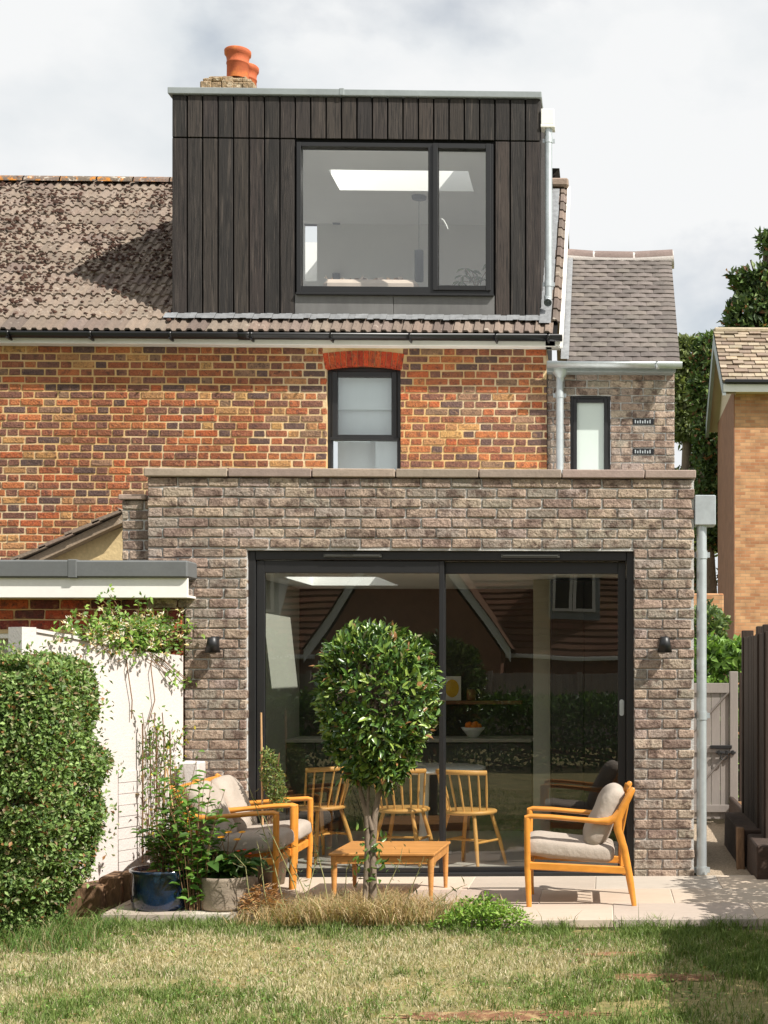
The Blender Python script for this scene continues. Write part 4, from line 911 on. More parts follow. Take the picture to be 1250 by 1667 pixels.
# ================================================================== LEFT GARDEN WALL
A = P(62, 1400, 9.25); B = P(300, 1400, 10.47); A.z = B.z = 0
dW = (B-A).normalized(); nW = Vector((dW.y, -dW.x, 0))     # towards the garden
gwall = thing('white_garden_wall', 'white painted garden wall running from hedge to extension', 'wall', (A+B)/2)
def oprism(b, t0, t1, z0a, z0b, z1a, z1b, o0, o1):
    Lw = (B-A).length; p = [A+dW*(t0*Lw)+nW*o0, A+dW*(t1*Lw)+nW*o0, A+dW*(t1*Lw)+nW*o1, A+dW*(t0*Lw)+nW*o1]
    v = [q+Vector((0, 0, z)) for q, z in zip(p, (z0a, z0b, z0b, z0a))]+[q+Vector((0, 0, z)) for q, z in zip(p, (z1a, z1b, z1b, z1a))]
    b.add(v, [(0, 3, 2, 1), (4, 5, 6, 7), (0, 1, 5, 4), (1, 2, 6, 5), (2, 3, 7, 6), (3, 0, 4, 7)])
tm = .51
# heights so that tops land at y 1027 -> 1052 (panel one) and 1056 -> 1066 (panel two)
def ztop(t, px, py):
    p = A+dW*(t*(B-A).length); return PZ(px, py, p.y)
z_a, z_b, z_c, z_d = ztop(0, 62, 1029), ztop(tm, 180, 1053), ztop(tm, 180, 1057), ztop(1, 298, 1067)
panels = simple('near_panel', 'white_wall', gwall, lambda b: oprism(b, -.02, tm-.004, -.05, -.05, z_a, z_b, 0, -.07))
simple('far_panel', 'white_wall', gwall, lambda b: oprism(b, tm+.003, 1.0, -.05, -.05, z_c, z_d, -.012, -.08))
simple('coping', 'white_wall', gwall, lambda b: oprism(b, -.02, tm+.004, z_a, z_b, z_a+.022, z_b+.022, .014, -.085))
simple('end_post', 'white_wall', gwall, lambda b: oprism(b, -.11, -.025, -.05, -.05, z_a+.03, z_a+.03, .02, -.1))
zt = PZ(185, 1256, 9.9); zb = .12; nbk = 9
for k in range(nbk):
    z0 = zb+(zt-zb)*k/nbk; z1 = zb+(zt-zb)*(k+1)/nbk
    simple('painted_brick', 'white_wall', gwall, lambda b: oprism(b, tm+.012, tm+.16+R.uniform(-.006, .006), z0+.002, z0+.002, z1-.002, z1-.003, -.004+R.uniform(-.004, .004), -.014))
    simple('painted_brick', 'white_wall', gwall, lambda b: oprism(b, tm+.166, tm+.36+R.uniform(-.006, .006), z0+.003, z0+.003, z1-.003, z1-.003, -.007+R.uniform(-.003, .003), -.014))
q = P(299, 1300, 10.25)
simple('pier', 'white_wall', gwall, lambda b: b.cbox(PX(290, 10.3), PX(323, 10.3), 10.3, 10.48, -.05, PZ(310, 1241, 10.3), .008, .004))
# sleepers standing at the edge of the bed
for px0, px1, py1, yy, lab in ((104, 166, 1443, 9.42, 'short brown timber sleeper end beside the hedge foot'), (160, 197, 1428, 9.5, 'middle weathered timber sleeper between hedge and blue pot'), (192, 218, 1421, 9.56, 'timber sleeper end touching the blue pot')):
    zt = PZ(px0, py1, yy); simple('timber_sleeper', 'sleeper', None, lambda b: b.cbox(PX(px0, yy), PX(px1, yy), yy, yy+.3, -.12, zt, .012, .006), label=lab, category='sleeper', group='sleepers below the white wall')
box('raised_bed', 'soil', None, -4.2, PX(222, 9.9), 9.84, 10.0, -.1, .1, .01, kind='structure')

# ================================================================== WALL LAMPS
for px, side_ in ((346, 'left'), (1082, 'right')):
    c = P(px, 1051, YF-.075); t = thing('wall_lamp', f'dark grey cone wall lamp on the brick pier {side_} of the door', 'lamp', c, group='cone lamps beside the door')
    simple('shade', 'black_metal', t, lambda b: b.lathe([(0, .062), (.030, .062), (.036, .058), (.056, -.052), (.05, -.05), (.0, -.03)], c, 28))
    simple('arm', 'black_metal', t, lambda b: b.tube([c+Vector((0, .02, .02)), c+Vector((0, .08, .02))], [.016, .016], 10))
    simple('wall_plate', 'black_metal', t, lambda b: b.cbox(c.x-.03, c.x+.03, YF-.016, YF+.006, c.z-.03, c.z+.07, .005))

# ================================================================== GARDEN FURNITURE
def armchair(lab, loc, rot, grp):
    t = thing('armchair', lab, 'armchair', loc, rot, grp, local=True)     # +x is forward
    W2 = .252
    for s in (-1, 1):
        y = s*W2
        simple('front_leg', 'chair_wood', t, lambda b: b.tube([(-.012, y, 0), (-.002, y, .25), (.0, y, .45), (.0, y, .575), (.0, y, .592)], [(.014, .018), (.019, .022), (.019, .021), (.021, .022), (.018, .018)], 10))
        simple('armrest', 'chair_wood', t, lambda b: b.tube([(.016, y, .582), (-.02, y, .592), (-.15, y, .586), (-.34, y, .568), (-.46, y, .556), (-.53, y, .556), (-.575, y, .575), (-.605, y, .62)], [(.018, .014), (.022, .017), (.03, .017), (.032, .017), (.026, .02), (.022, .028), (.02, .03), (.018, .024)], 10))
        simple('rear_leg', 'chair_wood', t, lambda b: b.tube([(-.700, y, 0), (-.672, y, .18), (-.632, y, .38), (-.592, y, .5), (-.592, y, .57), (-.622, y, .64), (-.66, y, .71), (-.69, y, .765), (-.696, y, .775)], [(.014, .017), (.019, .024), (.021, .026), (.021, .028), (.021, .03), (.02, .028), (.019, .025), (.018, .02), (.01, .01)], 10))
        simple('side_rail', 'chair_wood', t, lambda b: b.cbox(*(sorted((-.66, -.01))), y-.013, y+.013, .225, .275, .006))
        o = t.children[-1]; o.rotation_euler = (0, -.055, 0)
    simple('front_rail', 'chair_wood', t, lambda b: b.cbox(-.035, -.01, -W2, W2, .235, .29, .006))
    simple('rear_rail', 'chair_wood', t, lambda b: b.cbox(-.645, -.62, -W2, W2, .2, .245, .006))
    simple('top_rail', 'chair_wood', t, lambda b: b.tube([(-.682+.02*abs(k), k*W2, .735) for k in (-1, -.5, 0, .5, 1)], (.034, .013), 8, up=(1, 0, 0)))
    for k in range(4):
        y = -.18+k*.12; simple('back_slat', 'chair_wood', t, lambda b: b.tube([(-.615, y, .25), (-.62, y, .45), (-.675, y, .73)], (.014, .008), 6))
    rm = Euler((0, -.09, 0)).to_matrix()
    simple('seat_cushion', 'fabric', t, lambda b: b.cushion((-.275, 0, .36), (.30, .236, .068), .16, rm, 44, 18, .35, .55))
    rm2 = Euler((0, 1.12, 0)).to_matrix()
    simple('back_cushion', 'fabric', t, lambda b: b.cushion((-.505, 0, .57), (.225, .236, .085), .36, rm2, 40, 18, .6, .8))
    return t
armchair('wooden armchair with beige cushions standing right of the coffee table', (PX(857, 9.17), 9.42, 0), math.pi+.02, 'garden armchairs')
armchair('wooden armchair with beige cushions left of the table, nearer the lawn', (PX(449, 9.42), 9.68, 0), .0, 'garden armchairs')
armchair('wooden armchair with beige cushions left of the table, against the glass door', (PX(449, 9.42)+.01, 10.215, 0), .0, 'garden armchairs')
tb = thing('coffee_table', 'low square wooden coffee table on the patio behind the bay tree', 'table', P(622, 1460, 9.4), 0, None, local=True)
tb.location.z = 0; tb.location.y = 9.38; tb.rotation_euler.z = -.05
hwx = .355; tz = .325
simple('table_top', 'table_wood', tb, lambda b: b.cbox(-hwx, hwx, -.01, .66, tz-.018, tz, .004))
for (x0_, x1_, y0_, y1_) in ((-hwx+.03, hwx-.03, .012, .03), (-hwx+.03, hwx-.03, .62, .638), (-hwx+.012, -hwx+.03, .03, .62), (hwx-.03, hwx-.012, .03, .62)):
    simple('apron', 'table_wood', tb, lambda b: b.cbox(x0_, x1_, y0_, y1_, tz-.075, tz-.019, .002))
for sx_ in (-1, 1):
    for yy in (.025, .625):
        simple('leg', 'table_wood', tb, lambda b: b.tube([(sx_*(hwx-.03), yy, 0), (sx_*(hwx-.03), yy, .15), (sx_*(hwx-.03), yy, tz-.018)], [(.013, .013), (.019, .019), (.023, .023)], 12))

# ================================================================== INSIDE THE EXTENSION
def spindle_chair(lab, loc, rot):
    t = thing('dining_chair', lab, 'chair', loc, rot, 'spindle-back dining chairs', local=True)      # back at -y
    simple('seat', 'dine_wood', t, lambda b: b.lathe([(0, .41), (.19, .41), (.215, .42), (.215, .435), (.2, .445), (0, .44)], (0, 0, 0), 28))
    for sx_ in (-1, 1):
        for sy_ in (-1, 1): simple('leg', 'dine_wood', t, lambda b: b.tube([(sx_*.21, sy_*.2, 0), (sx_*.17, sy_*.165, .2), (sx_*.12, sy_*.12, .415)], [.012, .018, .015], 10))
    for sx_ in (-1, 1): simple('stretcher', 'dine_wood', t, lambda b: b.tube([(sx_*.172, -.165, .2), (sx_*.172, .165, .2)], [.01, .01], 8))
    simple('cross_stretcher', 'dine_wood', t, lambda b: b.tube([(-.172, 0, .2), (.172, 0, .2)], [.01, .01], 8))
    n = 9; top = []
    for k in range(n):
        a = math.pi+math.pi*(.06+.88*k/(n-1)); bx, by = .185*math.cos(a), .185*math.sin(a); tx, ty = .225*math.cos(a), .225*math.sin(a)-.06; top.append((tx, ty, .745+.01*math.sin(math.pi*k/(n-1))))
        simple('spindle', 'dine_wood', t, lambda b: b.tube([(bx, by, .435), ((bx+tx)/2, (by+ty)/2, .59), (tx, ty, .745)], [.007, .010, .007], 7))
    simple('top_rail', 'dine_wood', t, lambda b: b.tube(top, (.013, .02), 10))
    return t
spindle_chair('spindle-back wooden chair behind the glass, right of the door mullion', (PX(765, 11.12), 11.12, 0), -.5)
spindle_chair('spindle-back wooden chair behind the glass, between tree trunk and mullion', (PX(656, 11.3), 11.3, 0), -.2)
spindle_chair('spindle-back wooden chair behind the glass, left of the bay tree', (PX(520, 11.5), 11.5, 0), .9)
dt = thing('dining_table', 'round white dining table behind the sliding door', 'table', (PX(690, 11.85), 11.85, 0))
c = Vector((PX(690, 11.85), 11.85, 0))
simple('table_top', 'white_gloss', dt, lambda b: b.lathe([(0, .7), (.5, .7), (.52, .71), (.52, .722), (.51, .73), (0, .73)], c, 48))
simple('pedestal', 'white_gloss', dt, lambda b: b.lathe([(.24, 0), (.22, .02), (.05, .06), (.035, .3), (.05, .66), (.12, .7)], c, 24))
simple('white_box', 'white_gloss', None, lambda b: b.cbox(PX(636, 11.7), PX(678, 11.7), 11.65, 11.8, .731, .83, .008), label='white box standing on the round dining table', category='box')
kit = thing('kitchen_counter', 'dark grey kitchen counter with pale worktop at the back of the room', 'counter', (-1.8, 13.8, 0))
k0, k1 = XL+.03, PX(866, 13.6); n = 6
for i in range(n):
    a = k0+(k1-k0)*i/n; b_ = k0+(k1-k0)*(i+1)/n; mb = MB(); mb.cbox(a+.002, b_-.002, 13.5, 13.52, .1, .84, .003); mb.build('cupboard_door', 'cabinet', kit)
box('carcass', 'cabinet', kit, k0, k1, 13.521, 14.095, .0, .85, 0)
box('worktop', 'worktop', kit, k0, k1, 13.47, 14.098, .851, .885, .004)
sh = thing('wall_shelf', 'brown wooden shelf on the kitchen back wall', 'shelf', (PX(770, 13.9), 13.9, 1.2))
shz = PZ(770, 1141, 13.9)
box('board', 'shelf_wood', sh, PX(620, 13.9), PX(850, 13.9), 13.9, 14.095, shz-.035, shz, .004)
for px in (650, 820): box('shelf_bracket', 'black_metal', sh, PX(px, 13.9), PX(px+4, 13.9), 13.95, 14.095, shz-.12, shz-.036, .003)
pr = thing('framed_print', 'small white print with a yellow disc leaning on the kitchen shelf', 'picture', P(735, 1140, 14))
q0_, q1_, z0_, z1_ = PX(721, 14), PX(750, 14), shz+.002, PZ(735, 1101, 14)
box('card', 'card_white', pr, q0_, q1_, 14.02, 14.04, z0_, z1_, .002)
pcx, pcz = (q0_+q1_)/2, (z0_+z1_)/2
simple('disc', 'card_yellow', pr, lambda b: b.prism([(pcx+.068*math.cos(t*.2618), pcz+.09*math.sin(t*.2618)) for t in range(24)], 14.016, 14.0195))
jr = thing('storage_jar', 'small dark red jar on the kitchen shelf beside the yellow print', 'jar', (PX(767, 14), 14, shz))
simple('body', 'shelf_wood', jr, lambda b: b.lathe([(0, .001), (.04, .001), (.045, .01), (.045, .1), (.035, .115)], (PX(767, 14), 14, shz), 18)); simple('lid', 'black_plastic', jr, lambda b: b.lathe([(.036, .113), (.036, .13), (0, .132)], (PX(767, 14), 14, shz), 18))
fb = thing('fruit_bowl', 'white bowl of oranges on the kitchen worktop', 'bowl', (PX(770, 13.75), 13.75, .885))
simple('bowl', 'white_gloss', fb, lambda b: b.lathe([(.04, .001), (.05, .01), (.1, .07), (.12, .1), (.112, .1), (.045, .02), (0, .018)], (PX(770, 13.75), 13.75, .885), 24))
for k in range(5):
    a = k*1.25; simple('orange', 'orange_fruit', fb, lambda b: b.cushion((PX(770, 13.75)+.05*math.cos(a), 13.75+.05*math.sin(a), .885+.1+.02*(k % 2)), (.035, .035, .035), 1, None, 12, 8))
pa = thing('partition', 'pale painted wall end beside the dark cupboard indoors', 'wall', (PX(882, 12.8), 12.8, 0))
simple('wall_end', 'room_wall', pa, lambda b: b.cbox(PX(868, 12.6), PX(896, 12.6), 12.6, 14.095, 0, CE-.001, .004))
simple('skirting', 'white_gloss', pa, lambda b: b.cbox(PX(868, 12.6)-.012, PX(896, 12.6)+.012, 12.585, 12.599, 0, .1, .003))
bc = thing('tall_cupboard', 'black tall cupboard behind the right pane of the sliding door', 'cupboard', (PX(950, 12.5), 12.5, 0))
box('side_panel', 'black_cabinet', bc, PX(897, 12.3), XR-.022, 12.32, 14.09, 0, CE-.02, .003)
for a, b_ in ((897, 950), (951, 1012)): box('cupboard_door', 'black_cabinet', bc, PX(a, 12.3)+.002, min(PX(b_, 12.3), XR-.022)-.002, 12.298, 12.318, .08, CE-.03, .003)

# ================================================================== VEGETATION
GRN = [(.05, .11, .02), (.085, .17, .03), (.13, .23, .045), (.03, .07, .015)]
def rnd_dirs(K): return unit(NR.normal(size=(K, 3)))
def clump_noise(p, s, seed): return (vnoise(p[:, 0]+31, p[:, 2]+17, s, seed)+vnoise(p[:, 1]+11, p[:, 2]+57, s, seed+1))/2
# ---- bay tree
bay = thing('bay_tree', 'clipped lollipop bay tree with glossy leaves in front of the sliding door', 'tree', (PX(606, 8.95), 8.95, ZL))
bx = PX(606, 8.95); cc = P(611, 1142, 8.95)
def trunk(b):
    p0 = Vector((bx+.012, 8.95, ZL-.02)); p1 = p0+Vector((-.058, -.015, 0))
    b.tube([p0, p0+Vector((-.008, 0, .25)), p0+Vector((-.012, 0, .5)), p0+Vector((.0, .01, .7)), p0+Vector((.03, .01, .86)), cc+Vector((.06, 0, .05))], [.031, .026, .024, .021, .017, .012], 10)
    b.tube([p1, p1+Vector((.006, 0, .25)), p1+Vector((.018, 0, .5)), p1+Vector((.014, 0, .7)), p1+Vector((-.03, 0, .88)), cc+Vector((-.1, 0, .05))], [.019, .018, .018, .017, .014, .01], 10)
    p2 = p0+Vector((-.01, -.02, .62)); b.tube([p2, p2+Vector((-.03, 0, .12)), p2+Vector((-.02, .02, .36))], [.014, .011, .008], 8)
    for k in range(26):
        d = rnd_dirs(1)[0]; d[2] = abs(d[2])*.8-.2; s = cc+Vector((R.uniform(-.06, .06), 0, R.uniform(-.3, .1))); e = Vector((cc.x+d[0]*.36, cc.y+d[1]*.36, cc.z+d[2]*.44)); b.tube([s, (s+e)/2+Vector((0, 0, .03)), e], [.008, .006, .003], 5)
simple('trunk', 'bark', bay, trunk)
K = 9400; d = rnd_dirs(K); rr = NR.uniform(.50, 1.0, K)**.5
prof = np.where(d[:, 2] < 0, 1-.34*(-d[:, 2])**1.3, 1.0)
bump_ = (1+.17*(clump_noise(d, 3.2, 3)-.5)*2)*np.where(NR.random(K) < .03, NR.uniform(1.03, 1.16, K), 1)
p = np.stack([cc.x+.372*np.sign(d[:, 0])*np.abs(d[:, 0])**.9*rr*prof*bump_, cc.y+.365*d[:, 1]*rr*prof*bump_, cc.z+np.where(d[:, 2] < 0, .55, .49)*np.sign(d[:, 2])*np.abs(d[:, 2])**.78*rr*bump_], 1)
keep = clump_noise(p, 11, 8) > .35; p = p[keep]; d = d[keep]; K = len(p)
ld = unit(d*.75+rnd_dirs(K)*.75+np.array([[0, 0, .35]])); ln = unit(d*.7+rnd_dirs(K)*.55+np.array([[0, -.1, .5]]))
col = pick([(.035, .08, .016), (.07, .14, .024), (.14, .23, .04), (.25, .34, .065), (.30, .15, .06), (.16, .15, .07)], [27, 30, 26, 14, 3, 3.5], K)
leaves('crown', 'bay_leaf', bay, p, ld, ln, NR.uniform(.03, .085, K), NR.uniform(.013, .032, K), col)
# a few suckers low on the stem
ps = np.array([[bx+R.uniform(-.12, .1), 8.93+R.uniform(-.05, .05), ZL+R.uniform(.28, .6)] for _ in range(46)]); K = len(ps)
leaves('sucker_leaves', 'bay_leaf', bay, ps, unit(rnd_dirs(K)+np.array([[0, 0, .4]])), rnd_dirs(K), .06, .022, pick([(.08, .16, .03), (.14, .22, .04)], [1, 1], K), kind='stuff')

# ---- left hedge
def hedge(name, lab, cat, x0, x1, y0, y1, z0, z1, K, Ls, cols, wts, seed, taper=.3, full=False, group=None, mt='leaf', fold=.5):
    t = thing(name, lab, cat, ((x0+x1)/2, (y0+y1)/2, z0), group=group)
    hx_, hy_, hz_ = (x1-x0)/2, (y1-y0)/2, (z1-z0)/2
    ar = np.array([hy_*hz_, hy_*hz_, hx_*hz_, hx_*hz_, hx_*hy_*1.2]); f_ = NR.choice(5, K, p=ar/ar.sum()); s = NR.uniform(-1, 1, (K, 3))
    for i_, (ax_, sg_) in enumerate(((0, 1), (0, -1), (1, -1), (1, 1), (2, 1))): s[f_ == i_, ax_] = sg_
    r4 = (np.abs(s[:, 0]*hx_/min(hx_, hy_))*0+np.abs(s[:, 0])**6+np.abs(s[:, 1])**6+np.clip(s[:, 2], 0, 1)**6)**(1/7.); s = s/np.maximum(r4, .85)[:, None]*.985
    d = unit(s**3/np.array([[hx_, hy_, hz_]])**.5+1e-4); dep = NR.exponential(.07, K)*min(hx_, hy_)/.42
    q_ = s*np.array([[hx_, hy_, hz_]]); bumpy = .24*(clump_noise(q_+seed, 2.2, seed)-.5)+.18*(clump_noise(q_+seed, 6, seed+1)-.5)+np.where(NR.random(K) < .05, NR.uniform(.02, .12, K), 0)
    tp = 1-taper*np.clip(-s[:, 2], 0, 1)**1.5; q_[:, :2] *= tp[:, None]; q_ = q_+d*(bumpy-dep)[:, None]
    p = q_+np.array([[(x0+x1)/2, (y0+y1)/2, (z0+z1)/2]])
    kp = (clump_noise(p, 9, seed+4)+.25*(clump_noise(p, 3, seed+6)-.5) > .30) & (p[:, 2] > z0+.01); p = p[kp]; d = d[kp]; K = len(p)
    ld = unit(d*.6+rnd_dirs(K)+np.array([[0, -.1, .15]])); ln = unit(d*.7+rnd_dirs(K)*.7+np.array([[0, -.1, .3]]))
    leaves('foliage', mt, t, p, ld, ln, NR.uniform(Ls*.7, Ls*1.3, K), NR.uniform(Ls*.4, Ls*.7, K), pick(cols, wts, K, .3), full)
    mb = MB()
    for k in range(26):
        a = Vector((R.uniform(x0*.6+x1*.4, x1*.8+x0*.2), R.uniform(y0*.6+y1*.4, y1*.7+y0*.3), z0-.03)); b = Vector((R.uniform(x0, x1)*.9+.1*(x0+x1)/2, R.uniform(y0, y1)*.9+.1*(y0+y1)/2, R.uniform(.55, .93)*(z1-z0)+z0))
        mb.tube([a, (a+b)/2+Vector((R.uniform(-.05, .05), R.uniform(-.05, .05), .08)), b], [.016, .010, .004], 5)
    mb.build('branches', 'twig', t); return t
hedge('hedge', 'clipped green hedge at the left edge in front of the white wall', 'hedge', -4.45, PX(134, 8.7), 8.25, 9.1, ZL, PZ(80, 1064, 8.7), 105000, .034,
      [(.12, .20, .05), (.19, .29, .08), (.28, .39, .13), (.06, .11, .03), (.34, .17, .07), (.36, .35, .19), (.22, .15, .08)], [26, 28, 19, 14, 4, 9, 4], 21, .42)
# stray shoots and long grass at the hedge foot are part of the lawn scatter below
# ---- hedge outside the frame on the right, it shades the lawn corner
hedge('boundary_hedge', 'leafy boundary hedge to the right of the lawn', 'hedge', 1.45, 2.3, 3.0, 8.15, ZL, 1.42, 30000, .08, GRN, [3, 3, 1, 2], 33, .1)
hedge('boundary_shrub', 'leafy shrub right of the patio corner', 'shrub', 1.5, 2.25, 8.2, 9.9, ZL, 1.22, 8000, .07, GRN, [3, 3, 1, 2], 35, .1)
# ---- bright hedge behind the gate
hedge('garden_shrub', 'bright green leafy shrub behind the passage gate', 'shrub', PX(1128, 15.3), PX(1232, 15.3), 14.7, 15.9, 0, PZ(1180, 1037, 15.0), 6500, .10, [(.10, .20, .03), (.17, .30, .05), (.06, .12, .02), (.24, .36, .08)], [3, 3, 2, 1], 44, .1)

# ---- trees behind
def tree(name, lab, X, Y, z0, blobs, K, Ls, cols, wts, seed, group='trees beyond the houses'):
    t = thing(name, lab, 'tree', (X, Y, -.1), group=group); P_ = []; D_ = []
    tot = sum(b[3]*b[5] for b in blobs)
    mb = MB(); top = max(b[2] for b in blobs)
    mb.tube([(X, Y, -.12), (X+.1, Y, top*.35), (X-.05, Y, top*.7), (X, Y, top)], [.32, .24, .15, .06], 10)
    for (cx_, cy_, cz_, ax, ay, az) in blobs:
        k = int(K*ax*az/tot); d = rnd_dirs(k); rr = NR.uniform(.3, 1, k)**.4; nz_ = 1+.5*(clump_noise(d*2+cx_, 2.4, seed)-.5)
        P_.append(np.stack([cx_+ax*d[:, 0]*rr*nz_, cy_+ay*d[:, 1]*rr*nz_, cz_+az*d[:, 2]*rr*nz_], 1)); D_.append(d)
        mb.tube([(X, Y, max(.5, cz_-az*1.2)), ((X+cx_)/2, (Y+cy_)/2, cz_-az*.4), (cx_, cy_, cz_+az*.4)], [.1, .07, .03], 6)
    mb.build('trunk', 'bark', t); p = np.concatenate(P_); d = np.concatenate(D_)
    kp = clump_noise(p, 1.3, seed+2) > .42; p = p[kp]; d = d[kp]; k = len(p)
    leaves('crown', 'leaf', t, p, unit(d*.5+rnd_dirs(k)+np.array([[0, 0, .1]])), unit(d+rnd_dirs(k)*.8), NR.uniform(Ls*.6, Ls*1.3, k), NR.uniform(Ls*.35, Ls*.6, k), pick(cols, wts, k, .35), False)
    return t
YT = 42.; q = lambda px, py, Y=YT: P(px, py, Y)
DK = [(.075, .125, .04), (.11, .17, .055), (.19, .25, .09), (.28, .14, .08), (.045, .08, .028)]
def bl(px, py, rx, rz, Y=YT): v = P(px, py, Y); s = Y/F; return (v.x, v.y, v.z, rx*s, rx*s*.8, rz*s)
tree('evergreen_tree', 'tall dark evergreen tree rising behind the stone-tiled roof', q(1245, 900).x, YT, 0, [bl(1222, 440, 34, 42), bl(1255, 410, 36, 30), bl(1225, 520, 42, 46), bl(1262, 480, 40, 60), bl(1290, 430, 40, 60), bl(1280, 560, 50, 60)], 15000, .26, DK, [32, 28, 10, 6, 20], 61)
tree('leafy_tree', 'olive green tree between the side extension and the yellow house', q(1120, 900, 39).x, 39, 0, [bl(1118, 590, 26, 40, 39), bl(1104, 650, 30, 50, 39), bl(1125, 690, 34, 60, 39), bl(1130, 790, 38, 80, 39), bl(1120, 900, 36, 70, 39)], 15000, .2, [(.14, .18, .06), (.2, .24, .09), (.09, .12, .04), (.26, .28, .14)], [3, 3, 3, 1], 71)
tree('holly_tree', 'dark green tree close against the left flank of the yellow house', q(1150, 900, 37).x, 37.5, 0, [bl(1152, 580, 22, 36, 37.5), bl(1150, 640, 26, 46, 37.5), bl(1160, 720, 30, 70, 37.5), bl(1162, 830, 30, 90, 37.5), bl(1160, 930, 26, 50, 37.5)], 14000, .2, DK, [30, 30, 12, 8, 16], 81)
hedge('dark_shrub', 'dark shrub under the low yellow wall behind the downpipe', 'shrub', PX(1128, 24), PX(1176, 24), 24, 25.4, -.1, PZ(1150, 992, 24), 4000, .13, DK[:3]+DK[4:], [3, 3, 2, 2], 91, .1)

# ---- pots
bp_ = P(266, 1480, 9.22); bp_.z = .001
pot = thing('blue_pot', 'large blue glazed pot with canes and leafy shoots', 'plant pot', bp_)
rp = .205; hp_ = PZ(266, 1420, 9.22-.2)-bp_.z
simple('pot', 'blue_glaze', pot, lambda b: b.lathe([(0, .0), (rp*.93, .0), (rp*.97, .02), (rp*1.0, hp_*.5), (rp*1.0, hp_*.9), (rp*1.03, hp_*.93), (rp*1.03, hp_), (rp*.95, hp_), (rp*.93, hp_*.85), (0, hp_*.84)], bp_, 40))
simple('soil', 'soil', pot, lambda b: b.lathe([(rp*.93, hp_*.87), (0, hp_*.89)], bp_, 24))
def shoots(parent, base, n, spread, h, Ls, cols, wts, per=12, stem='twig', full=True, name='foliage', wr=.42, mt='leaf', droop=.25):
    mb = MB(); P_ = []; D_ = []
    for k in range(n):
        a = R.uniform(0, 6.283); rr = R.uniform(.2, 1)*spread; hh = h*R.uniform(.55, 1.0); p0 = Vector(base)+Vector((math.cos(a)*rr*.25, math.sin(a)*rr*.25, 0)); p2 = Vector(base)+Vector((math.cos(a)*rr, math.sin(a)*rr, hh)); p1 = (p0+p2)/2+Vector((-math.cos(a)*rr*.15, -math.sin(a)*rr*.15, hh*.12))
        mb.tube([p0, p1, p2], [.0028, .0022, .0014], 5)
        for j in range(per):
            t = .06+.94*(j+R.random())/per; pt = p0*(1-t)**2+p1*2*t*(1-t)+p2*t*t; aa = R.uniform(0, 6.283); P_.append(pt); D_.append((math.cos(aa), math.sin(aa), R.uniform(-droop, .5)))
    mb.build('stems', stem, parent); K = len(P_)
    leaves(name, mt, parent, P_, D_, unit(rnd_dirs(K)*.5+np.array([[0, -.2, 1.]])), NR.uniform(Ls*.6, Ls*1.3, K), NR.uniform(Ls*wr*.7, Ls*wr*1.2, K), pick(cols, wts, K), full)
lg = [(.09, .19, .03), (.15, .27, .05), (.055, .12, .02)]
top_ = bp_+Vector((0, 0, hp_*.9))
shoots(pot, top_, 22, .19, .40, .06, lg, [3, 3, 2], 14)
shoots(pot, top_+Vector((.1, 0, 0)), 12, .24, .80, .066, lg, [3, 4, 1], 15, name='tall_foliage')
for (p0, p1) in (((258, 1422), (270, 1248)), ((298, 1418), (272, 1252)), ((282, 1420), (276, 1290))):
    a = P(*p0, 9.2); b_ = P(*p1, 9.25); simple('cane', 'cane', pot, lambda b: b.tube([a-Vector((0, 0, .05)), b_], [.006, .005], 6))
sp = P(370, 1485, 9.2); sp.z = .001; hs = PZ(370, 1432, 9.0)-sp.z
pot2 = thing('stone_pot', 'grey stone pot with dark broad leaves and orange flowers', 'plant pot', sp)
rs = .175
simple('pot', 'stone_pot', pot2, lambda b: b.lathe([(0, 0), (rs*.94, 0), (rs*.97, .015), (rs, hs*.9), (rs*1.02, hs), (rs*.92, hs), (rs*.9, hs*.85), (0, hs*.85)], sp, 36))
tp2 = sp+Vector((0, 0, hs*.88))
shoots(pot2, tp2, 22, .2, .2, .14, [(.035, .085, .02), (.055, .12, .025), (.08, .15, .03)], [3, 3, 1], 6, wr=.42, droop=.5)
def flowers(parent, pts, r, col, nm='flower'):
    for c in pts:
        P_ = []; D_ = []
        for k in range(14): a = k*.449; P_.append(c); D_.append((math.cos(a), math.sin(a)*.8-.1, .35+.2*math.sin(a)))
        leaves(nm, 'petal', parent, P_, D_, np.tile((0, -.4, 1.), (14, 1)), r, r*.4, pick([col], [1], 14, .15), False)
        
fl = [P(x, y, 9.1) for x, y in ((335, 1370), (360, 1364), (372, 1356), (394, 1356), (386, 1368), (366, 1400))]
flowers(pot2, fl, .026, (.85, .42, .03))
mb = MB()
for c in fl: mb.tube([tp2+Vector((R.uniform(-.05, .05), 0, 0)), (tp2+c)/2+Vector((0, 0, .05)), c], [.003, .003, .002], 5)
mb.build('flower_stems', 'twig', pot2)
flowers(pot2, [P(388, 1386, 9.08), P(407, 1390, 9.1), P(398, 1384, 9.2)], .014, (.75, .08, .02), 'red_flower')
